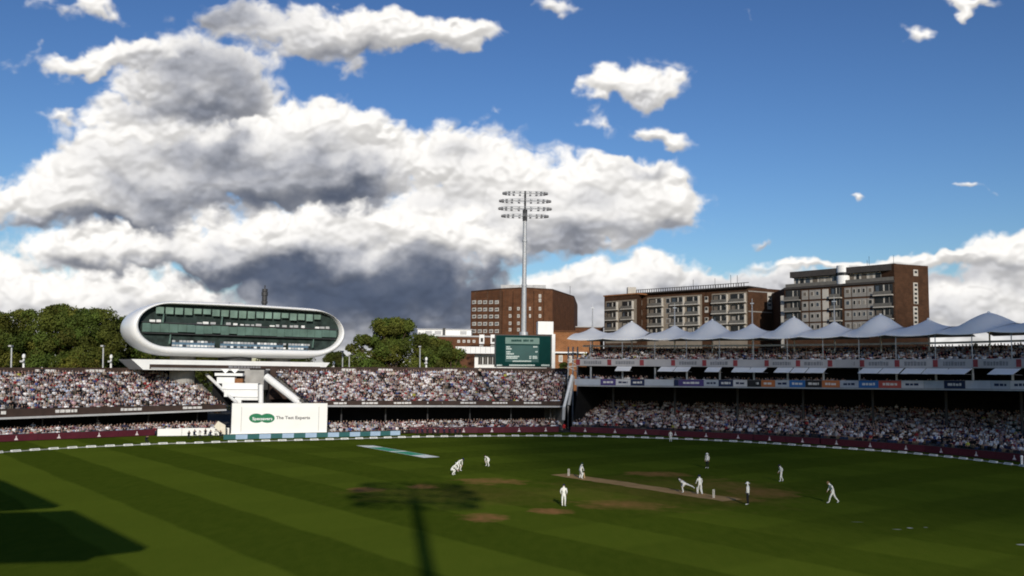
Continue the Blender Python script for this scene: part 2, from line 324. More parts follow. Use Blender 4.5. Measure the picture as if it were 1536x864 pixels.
# ------------------------------------------------------------------ ground
STRIPE=-38.0
def lawn_material():
    m=bpy.data.materials.new('mown_grass'); m.use_nodes=True; nt=m.node_tree; b=nt.nodes['Principled BSDF']; N=nt.nodes.new; L=nt.links.new
    b.inputs['Roughness'].default_value=.95; b.inputs['Specular IOR Level'].default_value=0.0
    tc=N('ShaderNodeTexCoord'); P=tc.outputs['Object']
    def M(op,a,b_=None,c_=None):
        n=N('ShaderNodeMath'); n.operation=op
        for i,v in enumerate((a,b_,c_)):
            if v is None: continue
            if isinstance(v,(int,float)): n.inputs[i].default_value=v
            else: L(v,n.inputs[i])
        return n.outputs[0]
    def noise(sc,det=4,st=(1,1,1)):
        mp=N('ShaderNodeMapping'); mp.inputs['Scale'].default_value=st; L(P,mp.inputs[0]); n=N('ShaderNodeTexNoise'); n.inputs['Scale'].default_value=sc; n.inputs['Detail'].default_value=det; L(mp.outputs[0],n.inputs['Vector']); return n
    def mix(f,a,b_,mode='MIX'):
        n=N('ShaderNodeMix'); n.data_type='RGBA'; n.blend_type=mode
        for i,v in ((0,f),(6,a),(7,b_)):
            if isinstance(v,tuple): n.inputs[i].default_value=v+(1,)
            elif isinstance(v,(int,float)): n.inputs[i].default_value=v
            else: L(v,n.inputs[i])
        return n.outputs[2]
    mp=N('ShaderNodeMapping'); mp.vector_type='POINT'; mp.inputs['Rotation'].default_value=(0,0,rad(STRIPE)); L(P,mp.inputs[0])   # x: across the mowing, y: along
    sp=N('ShaderNodeSeparateXYZ'); L(mp.outputs[0],sp.inputs[0])
    wob=M('MULTIPLY',M('SUBTRACT',noise(.12,3).outputs[0],.5),1.1)
    def stripe(coord,period,phase,sharp):
        s_=M('SINE',M('MULTIPLY',M('SUBTRACT',M('ADD',coord,wob),phase),2*pi/period))
        return M('ADD',M('MULTIPLY',M('MAXIMUM',M('MINIMUM',M('MULTIPLY',s_,sharp),1.0),-1.0),.5),.5)
    sa=stripe(sp.outputs[0],12.7,15.4,9); sb=stripe(sp.outputs[1],15.5,3,5)
    far=M('MINIMUM',M('MAXIMUM',M('DIVIDE',M('SUBTRACT',M('ADD',sp.outputs[0],M('MULTIPLY',wob,8)),30),38),0.0),1.0)      # right of the square the mowing runs both ways and shows less
    sa=M('ADD',M('MULTIPLY',M('SUBTRACT',sa,.5),M('SUBTRACT',1.0,M('MULTIPLY',far,.72))),M('SUBTRACT',.5,M('MULTIPLY',far,.16)))
    n1=noise(.045,5); n2=noise(1.3,6,(1,.35,1)); n3=noise(14,3)
    c=mix(sa,(.061,.091,.0075),(.112,.152,.0140))
    c=mix(M('MULTIPLY',sb,M('ADD',.08,M('MULTIPLY',far,.62))),c,(.050,.074,.0068))
    c=mix(M('MULTIPLY',n1.outputs[0],.40),c,(.054,.082,.009))
    c=mix(M('MULTIPLY',M('SUBTRACT',n2.outputs[0],.3),.5),c,(.135,.158,.018))
    v=N('ShaderNodeVectorMath'); v.operation='SCALE'; L(c,v.inputs[0]); L(M('ADD',M('MULTIPLY',n3.outputs[0],.9),.55),v.inputs['Scale']); c=v.outputs[0]
    # worn ends of old pitches: px centre, half sizes in px, strength
    dn=N('ShaderNodeTexNoise'); dn.inputs['Scale'].default_value=.55; dn.inputs['Detail'].default_value=6; L(P,dn.inputs['Vector'])
    ds=N('ShaderNodeSeparateColor'); L(dn.outputs['Color'],ds.inputs[0])
    for cx,cy,hx,hy,st in [(547,735,36,4.5,1.0),(632,730,26,3.5,1.0),(738,722,56,5.5,.8),(728,776,46,6.5,.95),(826,767,40,5,1.1),(930,757,76,8,.7),(985,711,56,4.5,.8),(1150,739,62,8,.6),(1105,748,40,6,.45),(1090,728,60,10,.28),(700,742,200,18,.16),(1010,735,200,26,.22),(1365,792,5,.9,1.3),(1345,794,8,.7,.5),(1285,783,12,.7,.3),(1388,791,4,.7,.6),(1532,817,8,1.1,1.3)]:
        g=ground(cx,cy); wx=hx/FP*g.y; wy=hy*g.y*g.y/(FP*CAMH)
        q=N('ShaderNodeSeparateXYZ'); L(P,q.inputs[0])
        dx=M('DIVIDE',M('ADD',M('SUBTRACT',q.outputs[0],g.x),M('MULTIPLY',M('SUBTRACT',ds.outputs[0],.5),wx*1.7)),wx)
        dy=M('DIVIDE',M('ADD',M('SUBTRACT',q.outputs[1],g.y),M('MULTIPLY',M('SUBTRACT',ds.outputs[1],.5),wy*1.7)),wy)
        r2=M('ADD',M('MULTIPLY',dx,dx),M('MULTIPLY',dy,dy))
        f=M('MULTIPLY',M('MAXIMUM',M('SUBTRACT',1.0,r2),0.0),st*.8); f=M('MINIMUM',M('MULTIPLY',f,M('ADD',M('MULTIPLY',n2.outputs[0],1.5),.25)),.92)
        c=mix(f,c,(.55,.55,.5) if hy<2 else (.34,.165,.065))
    L(c,b.inputs['Base Color'])
    bp=N('ShaderNodeBump'); bp.inputs['Strength'].default_value=.5; bp.inputs['Distance'].default_value=.05; L(n3.outputs[0],bp.inputs['Height']); L(bp.outputs[0],b.inputs['Normal'])
    return m
LAWN=lawn_material(); GROUND=mat('asphalt',(.055,.054,.052),.95,.2,.4); SOIL=mat('rolled_pitch_soil',(.40,.25,.10),.95,.22,.5,.1,0,0,None,(1,1,1))
mb=MB(); R_=4000
mb.face([(-R_,-R_,-.03),(R_,-R_,-.03),(R_,R_,-.03),(-R_,R_,-.03)],GROUND); g=mb.build('ground'); tag(g,kind='structure')
# plan lines of the ground: hoardings, stand fronts, rope
HOARD_R=Line([(11,170.5),(24.5,165),(38.5,156),(50,146),(59.5,134.5),(66.5,120),(71,103)])
FASC_L=Line([(-84,127),(-75.3,136),(-58.9,152),(-48.8,160)]); FASC_M=Line([(-38.7,150.3),(-12.9,166),(17,178.6)])
mb=MB(); LW=[(-81,124),(-75,133),(-59,149),(-46,152),(-30,156),(-13,166),(8,171)]+[(p.x,p.y) for p in HOARD_R.p]+[(74,60),(66,10),(30,-6),(-30,-6),(-70,20),(-84,80)]
mb.face([(x,y,0) for x,y in LW],LAWN); tag(mb.build('lawn'),kind='structure')
a=ground(853,713.5); b=ground(1070,746); PD=(b-a).normalized(); PN=Vector((-PD.y,PD.x,0)); a=a-PD*1.6; b=b+PD*2.2
mb=MB(); K=26; LL=[]; RR=[]
for i in range(K+1):
    q=a.lerp(b,i/K); LL.append(q+PN*(1.25+random.uniform(-.16,.16))); RR.append(q-PN*(1.25+random.uniform(-.16,.16)))
for i in range(K): mb.face([(p.x,p.y,.004) for p in (LL[i],RR[i],RR[i+1],LL[i+1])],SOIL)
tag(mb.build('pitch'),kind='structure')
# painted advert on the outfield
q=[ground(*p) for p in ((534,668.3),(560,668.3),(660,685.5),(636,686.7))]; PA=mat('grass_paint_white',(.86,.88,.80),.9,.25,3); PG=mat('grass_paint_green',(.05,.36,.20),.9,.2,3)
root=thing('painted_advert','long green and white slogan panel painted on the far outfield grass','painted advert',(q[0]+q[2])/2)
def quadpt(u,v,z):
    p=q[0].lerp(q[3],u).lerp(q[1].lerp(q[2],u),v); return (p.x,p.y,z)
def strip(name,u0,u1,v0,v1,z,m):
    k=MB(); k.face([quadpt(u0,v0,z),quadpt(u1,v0,z),quadpt(u1,v1,z),quadpt(u0,v1,z)],m); k.build(name,root)
strip('white_ground',0,1,0,1,.005,PA); strip('green_field',.18,.50,.06,.94,.009,PG); strip('green_field',.56,.82,.06,.94,.009,PG)
# rope of white cushions
RP=[ground(*p) for p in ((-60,686),(0,679.3),(45,676),(117,671.8),(187,668.7),(247,666),(294,665),(359,662.8),(480,660),(596,656.6),(667,655.2),(761,654.4),(839,654.5),(960,656.8),(1110,663),(1245,671.8),(1372,681),(1515,697),(1600,711))]
def smooth_line(P,n):
    out=[]
    for i in range(len(P)-1):
        p0=P[max(i-1,0)];p1=P[i];p2=P[i+1];p3=P[min(i+2,len(P)-1)]
        for k in range(n):
            t=k/n; out.append(.5*((2*p1)+(p2-p0)*t+(2*p0-5*p1+4*p2-p3)*t*t+(3*p1-p0-3*p2+p3)*t**3))
    return out+[P[-1]]
RP=smooth_line(RP,6); ROPE=Line([(p.x,p.y) for p in RP])
mb=MB(); mb.tube([(p.x,p.y,.05) for p in RP],.05,GREYW,5); tag(mb.build('boundary_rope'),'long pale rope threaded through the white boundary cushions round the outfield','rope')
FOAM=mat('white_foam_cover',(.74,.74,.70),.7,.06,3); FOAMG=mat('grey_foam_end',(.28,.29,.26),.8,.1,3)
mb=MB(); h=.23
for x0,x1,m_ in((-.66,.66,FOAM),): mb.hexa([(x0,-.2,.004),(x1,-.2,.004),(x1,.2,.004),(x0,.2,.004)],[(x0+.05,-.05,h),(x1-.05,-.05,h),(x1-.05,.05,h),(x0+.05,.05,h)],m_)
cush=mb.build('boundary_cushion'); mb=MB(); mb.box((0,-.145,.12),(.9,.02,.09),FOAMG); mb.build('grey_flash',cush)
tag(cush,'white foam wedge in the dashed boundary ring round the outfield','boundary cushion','white foam wedges along the boundary rope')
tot=ROPE.length(); k=0; dd=1.2; first=True
while dd<tot-1:
    p,e,_=ROPE.walk(dd); a_=atan2(e.y,e.x)+random.uniform(-.05,.05)
    if first: cush.location=up3(p,0); cush.rotation_euler=(0,0,a_); first=False
    else: dup(cush,up3(p,0),a_)
    dd+=2.46
# ------------------------------------------------------------------ stands
SEATS=[]          # (x, y, z, facing, tier, row, u)
def lerpl(a,u):
    k=max(0,min(int(u),len(a)-2)); return a[k]+(a[k+1]-a[k])*(u-k)
def terrace(name,parent,line,d0,depth,z0,z1,rows,m,tier,pitch=.53,skip=None,fill=.97,seat=True,start=None,end=None):
    """stepped rows behind the line; z0 and z1 are node heights of the first and last row"""
    mb=MB(); st=depth/rows
    for r in range(rows):
        f=r/(rows-1); A=line.offset(d0+r*st); B=line.offset(d0+(r+1)*st)
        if start: A=A.trim(start(r)); B=B.trim(start(r))
        if end: A=A.trim(end(r),True); B=B.trim(end(r),True)
        z=[a+(b-a)*f for a,b in zip(z0,z1)]; zn=[a+(b-a)*min(1,(r+1)/(rows-1)) for a,b in zip(z0,z1)]
        loft(mb,A,z,B,z,m); loft(mb,B,z,B,zn,m)
        if seat:
            C=line.offset(d0+(r+.35)*st)
            if start: C=C.trim(start(r)+3)
            if end: C=C.trim(end(r)-3,True)
            tot=C.length(); x=random.uniform(0,pitch)
            while x<tot:
                p,e,u=C.walk(x); jit=random.uniform(-.06,.06); x+=pitch
                if random.random()>fill or (noise.noise((p.x*.22,p.y*.22,r*.35))>.30 and random.random()<.55): continue
                if skip and skip(u,r,p): continue
                q=p+e*jit; SEATS.append((q.x,q.y,lerpl(z,u),atan2(e.y,e.x)+random.uniform(-.25,.25),tier,r,u))
    mb.build(name,parent)
def ad_strips(parent,line,z0,z1,specs,proud,name,label=None):
    """specs: (u0, u1, material, mark) along a line in distance; returns parts"""
    for d0,d1,m,mark in specs:
        mb=MB(); n=max(1,int((d1-d0)/3)); f=line.offset(-proud); b_=line.offset(-.01)
        for i in range(n):
            a,_,ua=f.walk(d0+(d1-d0)*i/n); c,_,uc=f.walk(d0+(d1-d0)*(i+1)/n); za,zb=lerpl(z0,ua),lerpl(z1,ua); zc,zd=lerpl(z0,uc),lerpl(z1,uc)
            a2,_,_=b_.walk(d0+(d1-d0)*i/n); c2,_,_=b_.walk(d0+(d1-d0)*(i+1)/n)
            mb.hexa([up3(a,za),up3(c,zc),up3(c2,zc),up3(a2,za)],[up3(a,zb),up3(c,zd),up3(c2,zd),up3(a2,zb)],m)
        if mark: mark(mb,line.offset(-proud-.012),d0,d1,z0,z1)
        mb.build(name,parent)
def bars(m,lo,hi,n,w=(.25,.75),gap=.12,inset=.12):
    """a run of blurred letter-like blocks"""
    def f(mb,line,d0,d1,z0,z1):
        x=d0+(d1-d0)*inset; end=d1-(d1-d0)*inset
        while x<end:
            l=random.uniform(*w); l=min(l,end-x)
            if l<.1: break
            a,e,u=line.walk(x); c,_,_=line.walk(x+l); A,B=lerpl(z0,u),lerpl(z1,u); h=B-A; t=A+h*(hi+random.uniform(-.03,.05)); bt=A+h*lo
            mb.face([up3(a,bt),up3(c,bt),up3(c,t),up3(a,t)],m); x+=l+gap
    return f
def stand_common(root,line,lip,top,fb,zb,depth,rows,tier,gaps=None,start=None,end=None):
    n=len(line.p); full=line
    if start: line=line.trim(489).trim(845,True)
    mb=MB(); slab(mb,line,line.offset(.35),[v+.02 for v in lip],top,FASC); mb.build('fascia',root)
    mb=MB(); slab(mb,line.offset(-.25),line.offset(.5),[v-.28 for v in lip],lip,GREYW); mb.build('edge_beam',root)
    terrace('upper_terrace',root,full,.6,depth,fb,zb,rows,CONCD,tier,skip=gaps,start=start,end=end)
    back=(full.offset(.6+depth+.3).trim(404).trim(852,True) if start else full.offset(.6+depth+.3))
    mb=MB(); slab(mb,back,back.offset(.3),[v-4 for v in zb],[v+1.75 for v in zb],FASC); mb.build('back_wall',root)
    mb=MB(); A=line.offset(.5); B=line.offset(9); slab(mb,A,B,[v+.05 for v in lip],[v+.35 for v in lip],CONCD); mb.build('ceiling',root)
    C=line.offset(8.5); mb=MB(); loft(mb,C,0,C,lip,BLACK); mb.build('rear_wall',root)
    tot=line.length(); L3=line.offset(3.2); d=4
    while d<tot:
        p,e,u=L3.walk(d); mb=MB(); mb.tube([up3(p,0),up3(p,lerpl(lip,u))],.14,DARKST,8); mb.build('column',root); d+=8.2
    return back
FB_L=[3.65,3.7,3.75,3.8]; ZB_L=[8.6,8.75,8.95,9.15]
aisle=lambda w:(lambda u,r,p:any(abs((p-Vector(a)).dot(Vector(b)))<.5 for a,b in w))
left_stand=thing('grandstand','open two-tier stand packed with sunlit spectators, left of the white media pod','grandstand',(-66,146,0))
back_l=stand_common(left_stand,FASC_L,[3.1,3.25,3.6,3.9],[4.4,4.5,4.6,4.7],FB_L,ZB_L,15,19,0,lambda u,r,p:(abs(u-1.12+r*.010)<.024 or abs(u-2.02+r*.008)<.020 or (u>2.72+.28*(1-r/19.0))))
terrace('lower_terrace',left_stand,FASC_L,-1.2,5,[.0]*4,[.5]*4,5,CONCD,1)
mid_stand=thing('grandstand','open two-tier stand packed with spectators, between the media pod and the scoreboard','grandstand',(-10,170,0))
back_m=stand_common(mid_stand,FASC_M,[4.95,4.75,4.6],[5.7,5.6,5.5],[4.85,4.75,4.65],[9.45,9.75,10.0],15,19,2,lambda u,r,p:(abs(u-1.47+r*.003)<.016 or (abs(u-.72)<.014) ),start=lambda r:457-2.7*r,end=lambda r:844+.45*r)
terrace('lower_terrace',mid_stand,FASC_M,-1.6,5.5,[.1]*3,[.85]*3,5,CONCD,3,start=lambda r:493-r*.5,end=lambda r:845)
# white lettering panels on fascias and rear boards
def pale_panels(root,line,z0,z1,pxs,py,name):
    for x0,x1 in pxs:
        a,ua,_=line.hit(x0,py); b,ub,_=line.hit(x1,py)
        def dist(u):
            k=min(int(u),len(line.p)-2); return sum((line.p[i+1]-line.p[i]).length for i in range(k))+(line.p[k+1]-line.p[k]).length*(u-k)
        ad_strips(root,line,z0,z1,[(max(dist(ua),0),dist(ub),FASC,bars(MARK,.18,.68,5,(.35,.9),.10,.02))],.06,name)
pale_panels(left_stand,FASC_L,[4.4-.95,4.5-.95,4.6-.8,4.7-.7],[4.35,4.45,4.55,4.65],[(1,10),(82,117),(180,214),(273,304)],618,'advert_panel')
pale_panels(mid_stand,FASC_M,[5.0,4.95,4.85],[5.6,5.55,5.45],[(500,520),(542,567),(590,617),(640,664),(690,714),(738,762),(785,812)],604,'advert_panel')
pale_panels(left_stand,back_l,[z+.85 for z in ZB_L],[z+1.7 for z in ZB_L],[(52,84),(127,158),(199,214)],552,'advert_panel')
pale_panels(mid_stand,back_m,[10.35,10.6,10.9],[11.2,11.45,11.7],[(512,534),(567,590),(664,688)],552,'advert_panel')
# lower-tier hoardings: separate boards
def board_run(pts,name,label,cat,group,w,h,m,emblem=True,zb=.08,extra=None):
    ln=Line(pts); tot=ln.length(); n=max(1,int(round(tot/w))); proto=None
    for i in range(n):
        p,e,_=ln.walk((i+.5)*tot/n); rz=atan2(e.y,e.x)
        if proto is None:
            mb=MB(); L_=tot/n-.03; mb.box((0,0,zb+h/2),(L_,.10,h),m); mb.box((0,.03,zb+h+.03),(L_,.14,.05),DARKST); mb.box((-L_*.4,.25,zb+h*.35),(.06,.5,h*.7),DARKST); mb.box((L_*.4,.25,zb+h*.35),(.06,.5,h*.7),DARKST)
            proto=mb.build(name); tag(proto,label,cat,group)
            if emblem:
                k=MB(); z=zb+h*.42
                k.face([(-.28,-.056,z-h*.26),(.28,-.056,z-h*.26),(.10,-.056,z+h*.02),(-.10,-.056,z+h*.02)],EMBL); k.face([(-.07,-.056,z+h*.02),(.07,-.056,z+h*.02),(.05,-.056,z+h*.36),(-.05,-.056,z+h*.36)],EMBL)
                k.build('emblem',proto)
            if extra: extra(proto,L_,h,zb)
            proto.location=up3(p,0); proto.rotation_euler=(0,0,rz)
        else: dup(proto,up3(p,0),rz)
board_run([(p.x,p.y) for p in HOARD_R.p],'advertising_board','maroon board with a small pale emblem below the tented stand','advertising board','maroon boards under the tented stand',5.6,.95,MAROON)
board_run([ground(585,650.5)[:2],ground(720,650)[:2],ground(838,648.6)[:2]],'advertising_board','maroon board with a small pale emblem below the stand beside the scoreboard','advertising board','maroon boards under the middle stand',5.6,1.0,MAROON)
board_run([ground(-70,668)[:2],ground(0,663.4)[:2],ground(232,653.6)[:2]],'advertising_board','maroon board with pale emblem at the foot of the left stand','advertising board','maroon boards under the left stand',6.5,.95,MAROON)
def two_tone(o,L_,h,zb):
    k=MB(); k.box((L_*.25,-.062,zb+h/2),(L_*.5,.02,h),SKYB); k.build('pale_panel',o)
board_run([ground(335,660)[:2],ground(420,657.6)[:2],ground(515,655.6)[:2],ground(600,653)[:2]],'advertising_board','low board half teal and half pale blue at the foot of the sight screen','advertising board','teal and pale blue boards by the sight screen',3.7,.72,TEAL,False,.05,two_tone)
# ------------------------------------------------------------------ tented stand
FPAN=mat('fascia_panel',(.40,.385,.385),.6,.08,.6)
F0=HOARD_R.offset(3.6); nF=len(F0.p)
tent=thing('grandstand','long shaded grandstand with white pointed tent roof, right of the scoreboard','grandstand',(45,155,0))
LIP=[8.5,8.6,8.75,8.9,9.1,9.3,9.4]; BT=[v+1.25 for v in LIP]; UF0=[12.15]*7; UF1=[13.45]*7; EDGE=17.2
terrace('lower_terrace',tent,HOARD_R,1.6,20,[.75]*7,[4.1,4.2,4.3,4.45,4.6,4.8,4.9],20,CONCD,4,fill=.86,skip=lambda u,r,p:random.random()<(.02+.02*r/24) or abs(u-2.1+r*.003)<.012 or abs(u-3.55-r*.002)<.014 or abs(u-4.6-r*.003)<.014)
def band(name,off0,off1,z0,z1,m):
    mb=MB(); slab(mb,HOARD_R.offset(off0),HOARD_R.offset(off1),z0,z1,m); return mb.build(name,tent)
band('lower_fascia',3.6,3.9,LIP,BT,mat('dull_fascia',(.20,.20,.205),.7,.15,1)); band('edge_beam',3.35,4.1,[v-.16 for v in LIP],LIP,STEEL)
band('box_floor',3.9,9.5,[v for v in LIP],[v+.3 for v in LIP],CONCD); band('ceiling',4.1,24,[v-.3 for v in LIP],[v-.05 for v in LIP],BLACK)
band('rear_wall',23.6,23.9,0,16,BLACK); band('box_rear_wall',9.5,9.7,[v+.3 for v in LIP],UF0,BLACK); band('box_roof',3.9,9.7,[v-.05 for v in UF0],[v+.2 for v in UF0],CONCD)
band('upper_fascia',3.6,3.85,UF0,UF1,FPAN)
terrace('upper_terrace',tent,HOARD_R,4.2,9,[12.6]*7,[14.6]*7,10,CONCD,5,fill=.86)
terrace('box_balcony',tent,HOARD_R,4.1,1.8,[9.05]*7,[9.2]*7,2,CONCD,6,fill=.62)
mb=MB(); P0=HOARD_R.offset(2).p[0]; P1=HOARD_R.offset(23.6).p[0]; mb.face([up3(P0,0),up3(P1,0),up3(P1,12),up3(HOARD_R.offset(4.2).p[0],12),up3(HOARD_R.offset(4.2).p[0],8.4),up3(P0,2.5)],BLACK); mb.build('end_wall',tent)  # black panel painted for the dark void at the stand's end
band('gantry_beam',7,7.3,15.8,16.1,GREYW)
# fascia panels: red squares and grey lettering; coloured boards beneath the boxes
def dist_on(line,px,py):
    _,u,_=line.hit(px,py); k=max(0,min(int(u),len(line.p)-2)); return sum((line.p[i+1]-line.p[i]).length for i in range(k))+(line.p[k+1]-line.p[k]).length*(u-k)
RED=mat('red_square',(.25,.045,.05),.5,.1,1); LETG=mat('grey_lettering',(.20,.20,.21),.6,.2,2)
rs=[867,914,962.7,1009.7,1056.5,1103,1150,1197,1245,1293,1345.5,1403,1463,1528,1590]
FL=HOARD_R.offset(3.6)
for i,x in enumerate(rs):
    d=dist_on(FL,x,543); ad_strips(tent,FL,[v+.15 for v in UF0],[v-.12 for v in UF1],[(d-.38,d+.38,RED,None)],.05,'red_square')
    if i+1<len(rs):
        d2=dist_on(FL,rs[i+1],543); w=d2-d; ad_strips(tent,FL,UF0,UF1,[(d+w*.17,d+w*.80,FPAN,bars(LETG,.25,.70,8,(.25,.5),.09,.04))],.03,'lettering_panel')
col=lambda n,c:mat(n,c,.55,.08,1)
PUR=col('purple_board',(.07,.05,.17)); NAVY=col('navy_board',(.015,.025,.07)); BLUE=col('blue_board',(.03,.13,.36)); ORA=col('orange_board',(.42,.14,.05)); PALE=col('pale_board',(.38,.41,.46)); WHI=col('white_board',(.52,.52,.54)); BLK=col('black_board',(.02,.02,.022)); REDB=col('red_board',(.42,.08,.06))
pl=[(862,901,PALE,0),(901,924,PUR,1),(924,946,WHI,2),(946,967,NAVY,1),(967,1011,PALE,2),(1011,1018,NAVY,0),(1018,1056,PUR,1),(1056,1078,PALE,2),(1078,1100,NAVY,1),(1100,1121,WHI,2),(1121,1142,BLK,1),(1142,1163,ORA,1),(1163,1184,PALE,2),(1184,1208,BLUE,1),(1208,1233,BLK,1),(1233,1260,ORA,1),(1260,1288,PALE,2),(1288,1318,BLUE,1),(1318,1352,REDB,1),(1352,1386,WHI,2),(1386,1416,PALE,2),(1416,1448,NAVY,1),(1448,1486,WHI,0),(1486,1515,PALE,2),(1515,1550,WHI,2),(1550,1580,TEAL,1)]
for x0,x1,m,k in pl:
    d0,d1=dist_on(FL,x0,572),dist_on(FL,x1,572); ad_strips(tent,FL,[v+.08 for v in LIP],[v-.06 for v in BT],[(d0,d1-.04,m,None if k==0 else bars(MARK if k==1 else NAVY,.35,.65,4,(.3,.8),.12,.18))],.06,'advert_panel')
# awnings over the boxes
for x0,x1 in [(926,948),(992,1014.5),(1015.5,1037),(1062,1083),(1102,1126),(1127.5,1151),(1167,1190),(1191.5,1213),(1214.5,1241),(1295,1324),(1325.5,1356),(1359,1389),(1390.5,1423),(1425,1459),(1493,1532)]:
    p0,_,e=FL.hit(x0,548); p1,_,_=FL.hit(x1,548); n=Vector((-e.y,e.x)); mb=MB()
    v0,v1=Vector(p0[:2]),Vector(p1[:2]); q=lambda p,d,z:(p.x+n.x*d,p.y+n.y*d,z)
    mb.hexa([q(v0,-.1,12.05),q(v1,-.1,12.05),q(v1,-1.75,11.25),q(v0,-1.75,11.25)],[q(v0,-.1,12.10),q(v1,-.1,12.10),q(v1,-1.75,11.30),q(v0,-1.75,11.30)],CANVAS)
    for v in (v0,v1): mb.tube([q(v,.2,11.2),q(v,-1.72,11.27)],.03,STEEL,5)
    mb.build('awning',tent)
tot=FL.length(); d=2.5
while d<tot:
    p,e,u=FL.offset(.6).walk(d); mb=MB(); mb.tube([up3(p,lerpl(LIP,u)),up3(p,12.2)],.17,STEEL,8); mb.build('column',tent)
    p,e,u=FL.offset(.4).walk(d); mb=MB(); mb.tube([up3(p,12.4),up3(p,EDGE-.1)],.07,STEEL,6); mb.build('post',tent); d+=6.1
d=5
while d<tot:
    p,e,u=FL.offset(7).walk(d); mb=MB(); mb.tube([up3(p,2),up3(p,lerpl(LIP,u))],.22,DARKST,8); mb.build('column',tent); d+=12
# the tent roof: one membrane for each peak
PK=[(889,490,0,462),(950,482.5,1,0),(1009,487,0,462),(1068,479.5,1,0),(1131,484,0,455),(1190,475.5,1,0),(1254,481,0,452),(1319,471.5,1,0),(1396,478,0,0),(1480,468.5,1,0),(1578,474,0,0)]
TL=HOARD_R.offset(4.0)
def dist_u(line,u):
    k=max(0,min(int(u),len(line.p)-2)); return sum((line.p[i+1]-line.p[i]).length for i in range(k))+(line.p[k+1]-line.p[k]).length*(u-k)
cent=[dist_u(TL,HOARD_R.offset(9.4).hit(x,y)[1]) for x,y,_,_ in PK]
for i,(x,y,big,mast) in enumerate(PK):
    c=cent[i]; l=(cent[i-1]+c)/2 if i else c-3.1; r=(cent[i+1]+c)/2 if i+1<len(PK) else c+5
    depth=12.5; pd=5.4
    base,e,u=TL.walk(c); n=Vector((-e.y,e.x)); pk=base+n*pd
    ppt,_,_=HOARD_R.offset(4.0+pd).hit(x,y); zt=ppt.z; hgt=zt-EDGE
    mb=MB(); NU,NV=28,22; top=[];bot=[]
    for a in range(NU+1):
        f=a/NU; dd=l-.02+(r-l+.04)*f; rowt=[]; rowb=[]
        p,_,_=TL.walk(max(0,dd)) if dd>0 else (TL.walk(0)[0]+TL.walk(0)[1]*dd,0,0)
        for b in range(NV+1):
            g=b/NV; q=p+n*(depth*g-.6)
            sx=(dd-c)/((r-c) if dd>c else (c-l)); sy=(depth*g-.6-pd)/((depth-.6-pd) if depth*g-.6>pd else (pd+.6))
            rho=(abs(sx)**2.3+abs(sy)**2.3)**(1/2.3); k=max(0,1-rho)
            vl=1.05*max(0,1-abs(sy)**2); z=EDGE+vl+(hgt-vl)*((.30*k+.66*k*k*(3-2*k)+.04*k**8) if big else (.42*k+.40*k**2+.18*k**5))
            z+=-.28*(1-sx*sx)*max(0,1-g*6)+.10*(abs(sx)**3)*(1-abs(sy))*hgt
            rowt.append((q.x,q.y,z)); rowb.append((q.x,q.y,z-.05))
        top.append(rowt); bot.append(rowb)
    for a in range(NU):
        for b in range(NV):
            mb.face([top[a][b],top[a+1][b],top[a+1][b+1],top[a][b+1]],CANVAS); mb.face([bot[a][b],bot[a][b+1],bot[a+1][b+1],bot[a+1][b]],CANVAS)
    for a in range(NU): mb.face([top[a][0],bot[a][0],bot[a+1][0],top[a+1][0]],CANVAS)
    cn=mb.build('tent_canopy',tent)
    bm=bmesh.new(); bm.from_mesh(cn.data); bmesh.ops.remove_doubles(bm,verts=bm.verts,dist=.01); bm.to_mesh(cn.data); bm.free()
    for p in cn.data.polygons: p.use_smooth=True
    mt=MB(); mt.tube([up3(pk,13 if mast else 14),up3(pk,zt-.2)],.13,WHITE,8)
    if mast:
        mpt,_,_=HOARD_R.offset(4.0+pd).hit(x,mast); mt.tube([up3(pk,zt-.3),up3(pk,mpt.z)],[.13,.09],GREYW,8); mt.box((pk.x,pk.y,mpt.z),(.6,.3,.16),WHITE,atan2(e.y,e.x)); mt.tube([up3(pk,mpt.z),up3(pk,mpt.z+.9)],.035,WHITE,5)
    else: mt.tube([up3(pk,zt-.25),up3(pk,zt+.12)],[.26,.16],CANVAS,12)
    mt.build('mast',cn)
# end strut and stair at the near end of the tented stand
p0,_,_=F0.hit(858,562); p1=atY(846,612,171)
mb=MB(); mb.tube([atY(858,563,173),atY(846,611,168)],.27,WHITE,8); mb.tube([atY(860,565,176),atY(853,608,174)],.28,GREYW,8); mb.tube([atY(846,611,168),atY(845,630,168)],.3,GREYW,8); mb.build('end_strut',tent)
# ------------------------------------------------------------------ media centre
MO=Vector((-48.6,168.0,17.68)); ML=Vector((.81,.586,0)).normalized(); MN=Vector((ML.y,-ML.x,0))
media=thing('media_centre','white rounded aluminium pod with a wide green glass front, raised above the stands','media centre',(MO.x,MO.y,0))
def mp(u,w,n): q=MO+ML*u+MN*n; return (q.x,q.y,MO.z+w)
def oval(a,b,n,zs=0,us=0,e=1.4):
    """rounded outline with round ends and a slightly bowed top and bottom"""
    out=[]; L=a-b*e
    def P(x,z): return mp(us+x,zs+z+.30*(1-(x/a)**2)*(1 if z>0 else .35)*math.copysign(1,z)*min(1,abs(z)/b),n)
    for j in range(25): t=-pi/2+pi*j/24; out.append(P(L+b*e*cos(t),b*sin(t)))
    for j in range(1,12): out.append(P(L-2*L*j/12,b))
    for j in range(25): t=pi/2+pi*j/24; out.append(P(-L+b*e*cos(t),b*sin(t)))
    for j in range(1,12): out.append(P(-L+2*L*j/12,-b))
    return out
